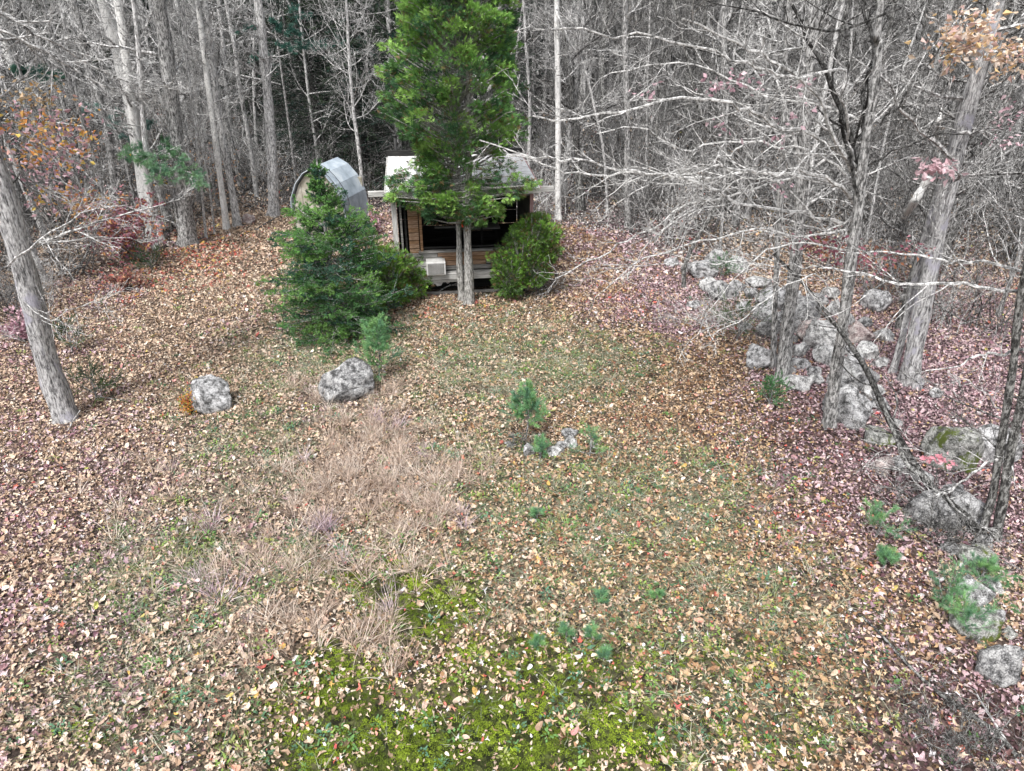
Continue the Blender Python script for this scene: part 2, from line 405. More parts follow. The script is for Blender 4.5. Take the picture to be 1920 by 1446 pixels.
def tuft_proto(nb, h, spread, wd, droop, mat, g, K=4):
    a = Acc(); th = g.uniform(0, 6.28, nb); p = np.stack([np.cos(th), np.sin(th), 0 * th], -1) * (g.random((nb, 1)) * spread * .3)
    d = np.stack([np.cos(th) * spread, np.sin(th) * spread, np.ones(nb) * .8], -1) + g.normal(0, .15, (nb, 3))
    P = walk(p, d, h * g.uniform(.5, 1.1, nb), K, .10, -droop, g)
    side = nrm(np.cross(P[:, 1] - P[:, 0], g.normal(size=(nb, 3))))
    wk = np.linspace(1, .15, K) * wd
    Lf = P - side[:, None] * wk[None, :, None]; Rt = P + side[:, None] * wk[None, :, None]
    V = np.stack([Lf, Rt], 2); n0 = np.arange(nb)[:, None] * K * 2; k = np.arange(K - 1)[None] * 2
    q = np.stack([n0 + k, n0 + k + 1, n0 + k + 3, n0 + k + 2], -1).reshape(-1, 4)
    a.add(V, quad=q); return a.mesh('tuft', mat)

def moss_proto(mat, g):
    a = Acc(); n = 26; p = g.normal(0, .35, (n, 3)); p[:, 2] = .18 - .3 * (p[:, 0] ** 2 + p[:, 1] ** 2)
    d = nrm(g.normal(0, .5, (n, 3)) + [0, 0, 1.]); s = nrm(np.cross(d, g.normal(size=(n, 3))))
    V = np.stack([p - s * .09, p + s * .09, p + d * .34], 1); a.add(V, tri=np.arange(n * 3).reshape(-1, 3)); return a.mesh('moss', mat)

def weed_proto(mat, g):
    "low plant with small paired leaves"
    a = Acc(); n = 16; th = g.uniform(0, 6.28, n); r = g.uniform(.1, .5, n); c = np.stack([np.cos(th) * r, np.sin(th) * r, g.uniform(.05, .4, n)], -1)
    d = nrm(np.stack([np.cos(th), np.sin(th), g.normal(0.2, .3, n)], -1)); s = nrm(np.cross(d, [0, 0, 1.]) + g.normal(0, .2, (n, 3)))
    V = np.stack([c, c + d * .14 + s * .09, c + d * .3, c + d * .14 - s * .09], 1); a.add(V, quad=np.arange(n * 4).reshape(-1, 4)); return a.mesh('weed', mat)

def scatter(name, pts, rot, scl, col, idx, coll, label, cat):
    me = bpy.data.meshes.new(name); me.vertices.add(len(pts)); me.vertices.foreach_set('co', np.asarray(pts, np.float32).ravel())
    for nm, ty, arr, key in (('rot', 'FLOAT_VECTOR', rot, 'vector'), ('scl', 'FLOAT', scl, 'value'), ('idx', 'INT', idx, 'value')):
        a = me.attributes.new(nm, ty, 'POINT'); a.data.foreach_set(key, np.asarray(arr, np.int32 if ty == 'INT' else np.float32).ravel())
    a = me.attributes.new('col', 'FLOAT_COLOR', 'POINT'); a.data.foreach_set('color', np.concatenate([col, np.ones((len(col), 1))], 1).astype(np.float32).ravel())
    o = solo(name, me, label, cat, kind='stuff')
    g = bpy.data.node_groups.new(name, 'GeometryNodeTree'); g.interface.new_socket('Geometry', in_out='INPUT', socket_type='NodeSocketGeometry'); g.interface.new_socket('Geometry', in_out='OUTPUT', socket_type='NodeSocketGeometry')
    N, L = g.nodes, g.links; gi = N.new('NodeGroupInput'); go = N.new('NodeGroupOutput')
    ip = N.new('GeometryNodeInstanceOnPoints'); ci = N.new('GeometryNodeCollectionInfo')
    ci.inputs['Collection'].default_value = coll; ci.inputs['Separate Children'].default_value = True; ci.inputs['Reset Children'].default_value = True
    def na(nm, ty):
        n = N.new('GeometryNodeInputNamedAttribute'); n.data_type = ty; n.inputs['Name'].default_value = nm; return n.outputs['Attribute']
    L.new(gi.outputs[0], ip.inputs['Points']); L.new(ci.outputs[0], ip.inputs['Instance']); ip.inputs['Pick Instance'].default_value = True
    L.new(na('idx', 'INT'), ip.inputs['Instance Index'])
    er = N.new('FunctionNodeEulerToRotation'); L.new(na('rot', 'FLOAT_VECTOR'), er.inputs[0]); L.new(er.outputs[0], ip.inputs['Rotation'])
    L.new(na('scl', 'FLOAT'), ip.inputs['Scale']); L.new(ip.outputs[0], go.inputs[0])
    mo = o.modifiers.new('scatter', 'NODES'); mo.node_group = g
    return o

PAL = {
 'tan': [(.60, .46, .35), (.50, .37, .28), (.40, .28, .20), (.68, .55, .43), (.36, .26, .19), (.24, .17, .12), (.64, .50, .39), (.58, .43, .36), (.74, .66, .57), (.68, .56, .46), (.72, .60, .49)],
 'brown': [(.34, .21, .12), (.26, .15, .085), (.44, .30, .18), (.18, .10, .06), (.54, .40, .26), (.62, .47, .32)],
 'pink': [(.58, .46, .50), (.40, .28, .33), (.58, .43, .48), (.24, .13, .17), (.68, .55, .59), (.40, .24, .27)],
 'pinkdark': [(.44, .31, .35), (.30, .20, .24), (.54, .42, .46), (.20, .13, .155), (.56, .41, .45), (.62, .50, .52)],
 'accent': [(.55, .18, .13), (.68, .36, .27), (.62, .32, .31), (.60, .50, .18), (.68, .45, .28), (.50, .10, .10), (.50, .52, .16)],
 'white': [(.78, .76, .76), (.70, .68, .72), (.66, .66, .70)],
 'grey': [(.28, .27, .27), (.16, .155, .155), (.42, .41, .41), (.09, .087, .087), (.58, .57, .57)],
 'shaded': [(.09, .045, .055), (.13, .07, .08), (.06, .035, .035), (.18, .10, .10), (.10, .065, .04)],  # darkened leaf tones, ground shadow put into their colour
 'red': [(.60, .20, .16), (.50, .12, .10), (.70, .36, .30), (.62, .42, .14)],
}
for k in PAL: PAL[k] = np.array(PAL[k])
def pick(name, n): return PAL[name][rng.integers(0, len(PAL[name]), n)] * rng.uniform(.74, 1.2, (n, 1))

def sample(y0, y1, dens):
    "uniform points on the ground that the camera's view could reach"
    hw = lambda y: .80 * y + 4.0
    n = int(dens * (y1 - y0) * 2 * hw(y1)); y = rng.uniform(y0, y1, n); x = rng.uniform(-hw(y1), hw(y1), n)
    k = np.abs(x) < hw(y); return x[k], y[k]

CABX, CABY, CABA = at(874, 550, 18.6)[0], 18.6, R(7.5)
def in_cabin(x, y, m=0.):
    dx, dy = x - CABX, y - CABY; lx = dx * math.cos(CABA) + dy * math.sin(CABA); ly = -dx * math.sin(CABA) + dy * math.cos(CABA)
    return (np.abs(lx) < 2.0 + m) & (ly > -.0 - m) & (ly < 3.5 + m)

def leaves():
    g = np.random.default_rng(3)
    pro = [leaf_proto(k, M['leaf_inst'], g) for k in ['maple'] * 5 + ['oval'] * 6 + ['lobed'] * 3]
    coll = proto_coll('leafform', pro)
    X, Y, S = [], [], []
    for y0, y1, d, s in ((2.6, 9, 820, .74), (9, 14, 680, .76), (14, 20, 480, .86), (20, 30, 230, 1.15), (30, 44, 50, 1.8)):
        x, y = sample(y0, y1, d); X.append(x); Y.append(y); S.append(np.full(len(x), s))
    x, y, s = map(np.concatenate, (X, Y, S))
    mo, gr, dr, pk, rd = zones(x, y); iw = in_woods(x, y)
    clump = .5 + .5 * sn(x, y, 3.3, 7)
    keep = rng.random(len(x)) < np.clip(1 - .98 * mo * (.25 + 1.1 * clump) - .50 * gr * (.4 + .8 * (1 - clump)) - .25 * dr, .10, 1)
    keep &= ~in_cabin(x, y, -.02)
    x, y, s, mo, gr, dr, pk, rd, iw = [a[keep] for a in (x, y, s, mo, gr, dr, pk, rd, iw)]
    n = len(x); px, py = proj(np.stack([x, y, gh(x, y)], -1))
    col = pick('tan', n); brn = blob(px, py, [(1350, 950, 520, 520, .85), (1100, 600, 420, 120, .6), (1130, 450, 200, 80, .8), (1500, 1200, 420, 320, .85), (900, 1100, 300, 200, .3)])
    def sub(wt, pal):
        k = rng.random(n) < wt; col[k] = pick(pal, int(k.sum()))
    sub(brn * .8, 'brown'); pp = pk * (.55 + .6 * sn(x, y, 1.9, 3)); sub(np.clip(pp, 0, 1), 'pink')
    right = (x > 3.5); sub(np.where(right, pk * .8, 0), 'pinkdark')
    sub(iw * sstep(18, 26, y) * np.where(x > 0, .8, .55), 'grey')
    sub(blob(px, py, [(1800, 1350, 240, 150, .5), (1640, 1000, 130, 200, .15), (1500, 820, 90, 60, .4)]), 'shaded'); sub(rd, 'red'); sub(np.full(n, .022), 'accent'); sub(.02 + .05 * mo, 'white');  # first patch paints the lower-right ground shadow as dark leaves
    near = sstep(13, 6, y); size = s * np.where(rng.random(n) < .07 + .07 * near, rng.uniform(.11, .17, n), rng.uniform(.04, .088, n))
    z = gh(x, y) + rng.uniform(.004, .045, n)
    rot = np.stack([rng.normal(0, .62, n), rng.normal(0, .62, n), rng.uniform(0, 6.28, n)], -1)
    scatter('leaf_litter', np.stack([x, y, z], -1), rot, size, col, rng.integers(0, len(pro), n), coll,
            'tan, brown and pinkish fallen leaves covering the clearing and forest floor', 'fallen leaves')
leaves()

def grasses():
    g = np.random.default_rng(5)
    # short green-grey grass and small weeds
    x, y = sample(2.8, 19, 120); mo, gr, dr, pk, rd = zones(x, y)
    cl = .5 + .5 * sn(x, y, 4.1, 9)
    k = (rng.random(len(x)) < np.clip(gr * (.1 + 1.0 * cl) * (1 - .93 * sstep(.15, .5, mo)), 0, 1)) & (in_woods(x, y) < .5) & ~in_cabin(x, y, .1); x, y, gr, mo = x[k], y[k], gr[k], mo[k]; n = len(x)
    pal = np.array([(.22, .27, .17), (.31, .34, .25), (.40, .42, .33), (.15, .21, .10), (.26, .34, .12), (.12, .19, .11), (.48, .49, .40)])
    col = pal[rng.integers(0, len(pal), n)] * rng.uniform(.8, 1.15, (n, 1))
    coll = proto_coll('grassform', [tuft_proto(26, .17, .9, .0035, .9, M['blade_inst'], g) for _ in range(4)])
    rot = np.stack([g.normal(0, .1, n), g.normal(0, .1, n), g.uniform(0, 6.28, n)], -1)
    scatter('grass', np.stack([x, y, gh(x, y)], -1), rot, g.uniform(.6, 1.25, n), col, g.integers(0, 4, n), coll, 'short grey-green grass growing in patches between the fallen leaves', 'grass')
    x, y = sample(2.8, 20, 55); mo, gr, dr, pk, rd = zones(x, y)
    cl = .5 + .5 * sn(x, y, 2.7, 12)
    k = (rng.random(len(x)) < np.clip((.75 * gr + .06 * mo + .06) * (.1 + 1.1 * cl ** 2), 0, 1)) & (in_woods(x, y) < .3) & ~in_cabin(x, y, .1); x, y = x[k], y[k]; n = len(x)
    pal = np.array([(.10, .20, .07), (.13, .26, .08), (.22, .34, .08), (.08, .16, .09), (.30, .34, .12), (.10, .22, .14)])
    coll = proto_coll('weedform', [weed_proto(M['blade_inst'], g) for _ in range(4)])
    scatter('ground_cover', np.stack([x, y, gh(x, y)], -1), np.stack([0 * x, 0 * x, g.uniform(0, 6.28, n)], -1), g.uniform(.07, .19, n), pal[g.integers(0, len(pal), n)], g.integers(0, 4, n), coll,
            'small leafy green weeds scattered low among grass and leaves', 'ground cover')
    # dry grass
    x, y = sample(3.5, 15, 60); mo, gr, dr, pk, rd = zones(x, y); cl = .5 + .5 * sn(x, y, 3.7, 2)
    k = rng.random(len(x)) < np.clip(dr * (.12 + 1.1 * cl ** 1.3), 0, 1); x, y, pk = x[k], y[k], pk[k]; n = len(x)
    pal = np.array([(.52, .42, .36), (.64, .53, .46), (.40, .31, .26), (.74, .66, .60), (.56, .46, .41)]); pal2 = np.array([(.56, .46, .52), (.66, .56, .62), (.46, .35, .42)])
    lil = (sn(x, y, 1.7, 20) > .62)
    col = np.where(lil[:, None], pal2[g.integers(0, 3, n)], pal[g.integers(0, 5, n)]) * g.uniform(.85, 1.12, (n, 1))
    coll = proto_coll('hayform', [tuft_proto(24, .46, .34, .005, .9, M['blade_inst'], g, 5) for _ in range(5)])
    rot = np.stack([g.normal(0, .2, n), g.normal(0, .2, n), g.uniform(0, 6.28, n)], -1)
    scatter('dry_grass', np.stack([x, y, gh(x, y)], -1), rot, g.uniform(.45, 1.05, n), col, g.integers(0, 5, n), coll, 'dry tan grass bent over in clumps in the middle of the clearing', 'dry grass')
    # moss
    x, y = sample(2.8, 9, 900); mo, gr, dr, pk, rd = zones(x, y); cl = .5 + .5 * sn(x, y, 5.1, 6)
    k = rng.random(len(x)) < np.clip(mo * (.15 + 1.25 * cl), 0, 1); x, y = x[k], y[k]; n = len(x)
    tone = np.clip(.5 + .6 * sn(x, y, 3.1, 31) + .25 * sn(x, y, 9, 3), 0, 1)[:, None]
    col = (np.array([(.11, .165, .02)]) * (1 - tone) + np.array([(.38, .52, .05)]) * tone) * g.uniform(.7, 1.25, (n, 1))
    coll = proto_coll('mossform', [moss_proto(M['blade_inst'], g) for _ in range(3)])
    scatter('moss', np.stack([x, y, gh(x, y)], -1), np.stack([0 * x, 0 * x, g.uniform(0, 6.28, n)], -1), g.uniform(.025, .06, n), col, g.integers(0, 3, n), coll, 'bright green moss carpet along the front of the clearing', 'moss')
grasses()

# ------------------------------------------------------------------ bare trees
def trunk_acc(a, path, r0, r1, S=10, flare=1.5, n=None, col=(.5, .5, .5)):
    n = n or max(10, len(path) * 3); P = cr(path, n)[None]
    t = np.linspace(0, 1, n); r = r0 + (r1 - r0) * t; r = r * (1 + (flare - 1) * np.exp(-t * 26)); r *= 1 + .05 * np.sin(t * 31 + r0 * 50)
    tubes(a, P, r[None], S, col, cap=True)
    V = a.v[-1].reshape(n, S, 3); ctr = P[0][:, None]; th = np.arange(S) * 2 * np.pi / S; ph = r0 * 97
    lump = .07 * np.sin(3 * th[None] + 9 * t[:, None] + ph) + .06 * np.sin(5 * th[None] - 23 * t[:, None] + ph) + .05 * np.sin(2 * th[None] + 41 * t[:, None]) + .45 * np.exp(-t * 30)[:, None] * np.maximum(0, np.cos(4 * th + ph))[None]
    a.v[-1] = (ctr + (V - ctr) * (1 + lump[..., None])).reshape(-1, 3); return P, r[None]

def make_bare(h, r0, seed, nl=20, L=2.4, z0=.15, ang=58, up=.45, k2=7, k3=4, k4=0, lean=.35):
    g = np.random.default_rng(seed)
    path = [(0, 0, -.15)]; p = np.zeros(3); d = np.array([g.normal(0, .05), g.normal(0, .05), 1.])
    for i in range(7):
        d = nrm(d + np.array([g.normal(0, .05), g.normal(0, .05), .1])); p = p + d * h / 7; path.append(p.copy())
    ta = Acc(); P, r = trunk_acc(ta, path, r0, r0 * .45, 8, 1.4, 22)
    ba = Acc(); P1, r1 = kids(P, r, nl, 1, ang, 8, .14, up, z0, .98, .38, .2, g)
    # rescale limb lengths
    sc_l = L / h * g.uniform(.45, 1.4, (P1.shape[0], 1, 1)); P1 = P1[:, :1] + (P1 - P1[:, :1]) * sc_l
    r1 = np.minimum(r1 * 1.3, .05); r1 = np.maximum(r1, .009)
    tubes(ba, P1, r1, 4)
    P2, r2 = kids(P1, r1, k2, .5, 42, 6, .16, .25, .15, .98, .55, .3, g); r2 = np.maximum(r2, .0062); tubes(ba, P2, r2, 3)
    P3, r3 = kids(P2, r2, k3, .5, 40, 4, .18, .2, .15, .98, .6, .2, g, .15); r3 = np.maximum(r3, .0048); tubes(ba, P3, r3, 3)
    if k4:
        P4, r4 = kids(P3, r3, k4, .5, 40, 3, .18, .1, .2, .98, .6, .1, g, .12); r4 = np.maximum(r4, .0026); tubes(ba, P4, r4, 3)
    return ta, ba

BARE = []   # (trunk mesh builder pair, height)
for i, (h, r0, nl, L, z0) in enumerate([(13, .12, 22, 2.6, .10), (12, .085, 22, 2.2, .08), (14, .16, 22, 3.0, .14), (10, .055, 20, 1.8, .05), (11, .07, 24, 2.2, .05), (13, .10, 18, 2.2, .2)]):
    ta, ba = make_bare(h, r0, 100 + i, nl, L, z0, k3=5)
    BARE.append((ta, ba))
MESH_T = {}
def bare_mesh(i, mt, mb):
    k = (i, mt, mb)
    if k not in MESH_T:
        if ('t', i, mt) not in MESH_T: MESH_T[('t', i, mt)] = BARE[i][0].mesh('trunk', M[mt], True)
        if ('b', i, mb) not in MESH_T: MESH_T[('b', i, mb)] = BARE[i][1].mesh('branches', M[mb])
        MESH_T[k] = (MESH_T[('t', i, mt)], MESH_T[('b', i, mb)])
    return MESH_T[k]

def place_bare(i, x, y, s, rz, mt, mb, name, label, group, tilt=(0, 0), wid=1):
    o = thing(name, label, 'tree', gz(x, y), rz, group); o.scale = (s * wid, s * wid, s); o.rotation_euler = (tilt[0], tilt[1], rz)
    t, b = bare_mesh(i, mt, mb); part('trunk', t, o); part('branches', b, o); return o

# named trees traced as places: base on the ground, then where the stem passes
def stem_path(pix, Y, extra=None):
    pts = []
    for i, p in enumerate(pix):
        if len(p) == 3: pts.append(at(*p))
        else: pts.append(at(p[0], p[1], Y))
    pts = np.array(pts)
    if extra: d = nrm(pts[-1] - pts[-2]); pts = np.vstack([pts, pts[-1] + (d * .6 + np.array([0, 0, .4])) * extra])
    return pts

def limb_set(limbs, twk=(10, 6, 3), g=rng, S=5, frac=.3, Lmin=.2, up=.15, ang=42):
    "limbs: (pixel path with Y, r0, r1) -> branch mesh accumulator"
    a = Acc()
    for path, r0, r1 in limbs:
        P = cr(np.array([at(*p) for p in path]), max(10, 3 * len(path)))[None]; n = P.shape[1]
        P = P + np.concatenate([np.zeros((1, 1, 3)), g.normal(0, .02, (1, n - 1, 3))], 1)
        r = np.linspace(r0, r1, n)[None]; tubes(a, P, r, S)
        Lp = np.linalg.norm(P[0, 1:] - P[0, :-1], axis=1).sum()
        P2, r2 = kids(P, r, max(3, int(twk[0] * Lp / 3)), min(frac, 1.1 / Lp), ang, 7, .12, up, .1, 1, .5, .2, g, Lmin * 1.5); r2 = np.clip(r2, .004, .02); tubes(a, P2, r2, 4)
        if twk[1]:
            P3, r3 = kids(P2, r2, twk[1], .5, 38, 5, .15, up, .1, 1, .6, .2, g, Lmin); r3 = np.clip(r3, .003, .01); tubes(a, P3, r3, 3)
            if twk[2]:
                P4, r4 = kids(P3, r3, twk[2], .5, 38, 4, .15, .1, .1, 1, .6, .2, g, Lmin * .7); r4 = np.clip(r4, .0022, .007); tubes(a, P4, r4, 3)
    return a

def leaf_cluster(a, centers, rad, n, size, pal, g=rng, flat=.6):
    pal = np.array(pal); c = np.repeat(np.array(centers), n, 0); m = len(c)
    p = c + g.normal(0, 1, (m, 3)) * np.array([rad, rad, rad * flat])
    d = nrm(g.normal(0, 1, (m, 3)) * [1, 1, .5] - [0, 0, .4]); s = nrm(np.cross(d, g.normal(size=(m, 3)))); L = size * g.uniform(.6, 1.3, (m, 1)); nn = np.cross(d, s)
    V = np.stack([p, p + d * L * .5 + s * L * .3 + nn * L * .14, p + d * L + nn * L * g.normal(0, .2, (m, 1)), p + d * L * .45 - s * L * .3 + nn * L * .14], 1)
    col = np.repeat(pal[g.integers(0, len(pal), m)] * g.uniform(.75, 1.2, (m, 1)), 4, 0)
    b = np.arange(m)[:, None] * 4; a.add(V, tri=np.concatenate([b + [0, 1, 2], b + [0, 2, 3]]), col=col)

def mk_tree(name, label, pix, r0, r1, mt, limbs=(), mb='twig', Y=None, extra=4, auto=None, group=None, leaves=None, flare=1.5, seed=0, base=None, tw=(10, 6, 3), limbs2=None, mb2='twig'):
    b = gp(*pix[0][:2]); Y = Y or b[1]; path = stem_path([p for p in pix], Y, extra); path[0] = b + [0, 0, -.1]
    o = thing(name, label, 'tree', b, 0, group)
    g = np.random.default_rng(seed + 17)
    ta = Acc(); P, r = trunk_acc(ta, path - b, r0, r1, 14, flare, 34); part('trunk', ta.mesh('trunk', M[mt], True), o)
    ba = limb_set(limbs, tw, g) if limbs else Acc()
    for v in ba.v: v -= b
    if auto:
        nl, L, t0, upv = auto
        P1, r1_ = kids(P, r, nl, 1, 62, 8, .13, upv, t0, .98, .3, .1, g); Ltot = np.linalg.norm(path[-1] - path[0])
        P1 = P1[:, :1] + (P1 - P1[:, :1]) * (L / Ltot * g.uniform(.5, 1.4, (len(P1), 1, 1))); r1_ = np.clip(r1_, .008, .05); tubes(ba, P1, r1_, 4)
        P2, r2 = kids(P1, r1_, 7, .5, 42, 6, .15, .2, .1, .98, .55, .3, g); r2 = np.clip(r2, .0045, .02); tubes(ba, P2, r2, 3)
        P3, r3 = kids(P2, r2, 5, .5, 40, 4, .16, .2, .1, .98, .6, .2, g, .15); r3 = np.clip(r3, .003, .01); tubes(ba, P3, r3, 3)
        P4, r4 = kids(P3, r3, 2, .5, 40, 3, .16, .1, .2, .98, .6, .1, g, .12); r4 = np.clip(r4, .0025, .007); tubes(ba, P4, r4, 3)
    if ba.n: part('branches', ba.mesh('branches', M[mb]), o)
    if limbs2:
        b2 = limb_set(limbs2, tw, g)
        for v in b2.v: v -= b
        part('branches', b2.mesh('branches', M[mb2]), o, label='long pale low branches reaching over the lawn')
    if leaves:
        la = Acc()
        for cen, rad, n, size, pal in leaves: leaf_cluster(la, [at(*c) for c in cen], rad, n, size, pal, g)
        for v in la.v: v -= b
        part('leaves', la.mesh('leaves', M['dryleaf']), o, kind='stuff')
    return o

# ------------------------------------------------------------------ the hut with its front open
def cabin():
    Wd, D, H = 3.72, 3.0, 2.92
    o = thing('derelict_cabin', 'weathered wooden cabin with open dark front and white sloping roof behind the tall cedar', 'cabin', gz(CABX, CABY), CABA)
    g = np.random.default_rng(21)
    def P(name, sx, sy, sz, loc, mat, bev=.008, wob=.0, rot=None, label=None):
        return part(name, boxmesh(name, sx, sy, sz, M[mat], bev, wob, g), o, loc, label, rot=rot)
    hw = Wd / 2
    # side and rear walls
    for i in range(11):
        z = .55 + i * .205
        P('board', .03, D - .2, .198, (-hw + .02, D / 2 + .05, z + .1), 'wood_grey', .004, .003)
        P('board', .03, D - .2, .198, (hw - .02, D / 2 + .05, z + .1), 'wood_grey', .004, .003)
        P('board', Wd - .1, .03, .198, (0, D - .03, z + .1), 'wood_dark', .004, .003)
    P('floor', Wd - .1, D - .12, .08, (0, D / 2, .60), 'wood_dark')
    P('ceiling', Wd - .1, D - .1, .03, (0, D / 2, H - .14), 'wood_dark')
    # front posts
    P('post', .13, .13, H - .12, (-hw + .06, 0, (H - .1) / 2), 'wood_vert', label='pale weathered corner post')
    P('post', .05, .09, H - .5, (-hw + .22, .02, H / 2 + .15), 'wood_grey')
    P('post', .045, .09, H - .5, (-hw + .33, .02, H / 2 + .15), 'wood_dark')
    P('post', .07, .09, 1.55, (-hw + .72, .0, 1.95), 'wood_brown')
    P('post', .09, .1, H - .15, (hw - .06, 0, (H - .1) / 2), 'wood_pink', label='faded reddish corner post')
    P('post', .06, .08, 1.6, (.15, .25, 2.0), 'wood_dark')
    # shingled strip left of the opening
    for i in range(14):
        P('shingle', .26 + g.uniform(-.01, .01), .035, .115, (-hw + .53, -.012 + .012 * (i % 2), 1.22 + i * .108), 'wood_orange' if i % 3 else 'wood_brown', .006, .0, (R(-9), g.normal(0, .02), 0))
    # boards under the opening
    rows = [(1.185, ['wood_grey', 'wood_orange', 'wood_orange']), (1.06, ['wood_grey', 'wood_brown', 'wood_orange']), (.935, ['wood_white', 'wood_orange', 'wood_grey']), (.81, ['wood_white', 'wood_grey', 'wood_white'])]
    for z, ms in rows:
        x = -hw + .14
        cuts = [x, -.75 + g.uniform(-.15, .15), .75 + g.uniform(-.2, .2), hw - .12]
        for a_, b_, m_ in zip(cuts[:-1], cuts[1:], ms):
            P('board', b_ - a_ - .012, .03, .116, ((a_ + b_) / 2, -.03 - g.uniform(0, .012), z), m_, .005, .003, (0, g.normal(0, .004), 0))
    P('window_sill', Wd - .9, .16, .045, (.18, -.02, 1.27), 'wood_grey', .01)
    P('sash_rail', Wd - 1.0, .05, .05, (.2, .06, 1.35), 'wood_dark', .01)
    P('ledge', Wd - .3, .22, .055, (-.05, -.13, .69), 'wood_white', .012, .004, label='pale board ledge')
    P('ledge', Wd - .6, .04, .13, (0, -.215, .60), 'wood_white', .01, .004)
    P('ledge', 1.5, .03, .10, (-.75, -.17, .50), 'wood_white', .01, .008, (0, .02, 0))
    P('skirting_board', Wd - .5, .06, .09, (.05, .05, .06), 'wood_grey', .01, .006)
    P('skirting_board', 1.2, .04, .07, (1.1, -.05, .12), 'wood_grey', .01, .006, (0, -.03, 0))
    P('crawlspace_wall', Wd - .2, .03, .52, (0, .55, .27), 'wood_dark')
    # torn sheet hanging under the ledge
    a = Acc(); n = 16; xs = np.linspace(-1.3, -.45, n); zt = np.full(n, .49); zb = .49 - g.uniform(.03, .2, n) * (1 - .3 * np.linspace(0, 1, n))
    V = np.concatenate([np.stack([xs, -.12 + 0 * xs, zt], -1), np.stack([xs, -.12 + g.normal(0, .02, n), zb], -1)]); a.add(V, quad=[(i, i + 1, n + i + 1, n + i) for i in range(n - 1)])
    part('torn_underlay', a.mesh('torn_underlay', M['insul']), o)
    # roof: five sheets on a slope rising to the rear, with fascia
    ra = math.atan2(.22, D + .5)
    rf = part('roof', boxmesh('roof', Wd + .18, D + .55, .05, M['wood_grey'], .01), o, (0, D / 2 - .1, H + .11), rot=(ra, 0, 0))
    for i in range(5):
        wI = (Wd + .2) / 5
        part('sheet', boxmesh('sheet', wI - .012, D + .6, .022, M['roof'], .006, .002, g), rf, (-(Wd + .2) / 2 + wI * (i + .5), -.01, .038 + .003 * (i % 2)), rot=(0, g.normal(0, .004), 0))
    part('fascia', boxmesh('fascia', Wd + .24, .03, .14, M['wood_white'], .008, .003, g), rf, (0, -(D + .55) / 2 - .03, -.03))
    part('fascia', boxmesh('fascia', .03, D + .5, .12, M['wood_white'], .008), rf, (-(Wd + .2) / 2 - .02, 0, -.02))
    part('fascia', boxmesh('fascia', .03, D + .5, .12, M['wood_pink'], .008), rf, ((Wd + .2) / 2 + .02, 0, -.02))
    part('rear_parapet', boxmesh('rear_parapet', Wd + .3, .10, .20, M['wood_dark'], .01, .01, g), rf, (0, (D + .55) / 2 + .02, .10))
    # debris on the roof
    a = Acc(); cen = [(g.uniform(-1.9, 1.9), g.uniform(-1.7, 1.8), .06) for _ in range(150)]; leaf_cluster(a, cen, .12, 4, .06, np.vstack([PAL['pink'], PAL['brown']]), g, .05)
    part('roof_leaves', a.mesh('roof_leaves', M['dryleaf']), rf, kind='stuff')
    P('beam', Wd + 1.15, .12, .14, (0, .32, H - .16), 'wood_white', .01, .0, label='pale cross beam with both ends sticking out')
    P('header', Wd - .1, .05, .22, (0, .02, H - .14), 'wood_grey', .008, .003)
    # what shows in the dark room
    P('inner_rail', 1.3, .06, .05, (-.1, 1.3, 1.55), 'wood_grey', .01)
    P('inner_rail', .06, .06, .9, (.6, 1.5, 1.15), 'wood_dark', .01)
    st = Acc(); tubes(st, np.array([[(-1.72, 3.2, 2.9), (-1.72, 3.2, 3.3), (-1.71, 3.2, 3.75)]], float), np.full((1, 3), .05), 12, cap=True)
    part('stove_pipe', st.mesh('stove_pipe', M['black'], True), o)
    ca = Acc(); tubes(ca, np.array([[(-1.71, 3.2, 3.76), (-1.71, 3.2, 3.79)]], float), np.full((1, 2), .09), 12, cap=True); part('pipe_cap', ca.mesh('pipe_cap', M['black'], True), o)

    def L2W(x, y, z):
        c, s = math.cos(CABA), math.sin(CABA); return (CABX + c * x - s * y, CABY + s * x + c * y, z + o.location.z)
    ac = thing('air_conditioner', 'off-white window air conditioner stuck through the cabin boards above the ledge', 'air conditioner', L2W(-.80, -.2, .722), CABA)
    part('casing', boxmesh('casing', .50, .38, .36, M['ac_white'], .015), ac, (0, 0, .185))
    part('grille', boxmesh('grille', .42, .012, .28, M['ac_grille'], .003), ac, (0, -.196, .185))
    for k in range(9): part('louvre', ME_LOUV, ac, (0, -.206, .065 + k * .030))
    # things lying in front and below
    tb = thing('workbench', 'dim grey table standing inside the dark cabin', 'table', L2W(.5, 1.9, .645), CABA)
    part('tabletop', boxmesh('tabletop', 1.3, .6, .04, M['wood_grey'], .008), tb, (0, 0, .74))
    for sx in (-.58, .58):
        for sy in (-.24, .24): part('leg', ME_LEG, tb, (sx, sy, .36))
    for i, (x, z, r_, l_) in enumerate([(-.55, .12, .5, .9), (-.1, .16, -.25, .7)]):
        a = Acc(); tubes(a, cr([(-l_ / 2, 0, 0), (0, .03, .05), (l_ / 2, 0, -.02)], 8)[None], np.linspace(.025, .012, 8)[None], 6, cap=True)
        q = solo('broken_stick', a.mesh('broken_stick', M['bark_grey'], True), ['broken pale stick leaning up in the gap under the cabin', 'short pale stick lying flat in the gap under the cabin'][i], 'stick', L2W(x, .15, z)); q.rotation_euler = (0, -r_, CABA)
    return L2W
ME_LOUV = boxmesh('louvre', .40, .008, .009, M['wood_white'], .002); ME_LEG = boxmesh('leg', .05, .05, .72, M['wood_dark'], .005)
L2W = cabin()

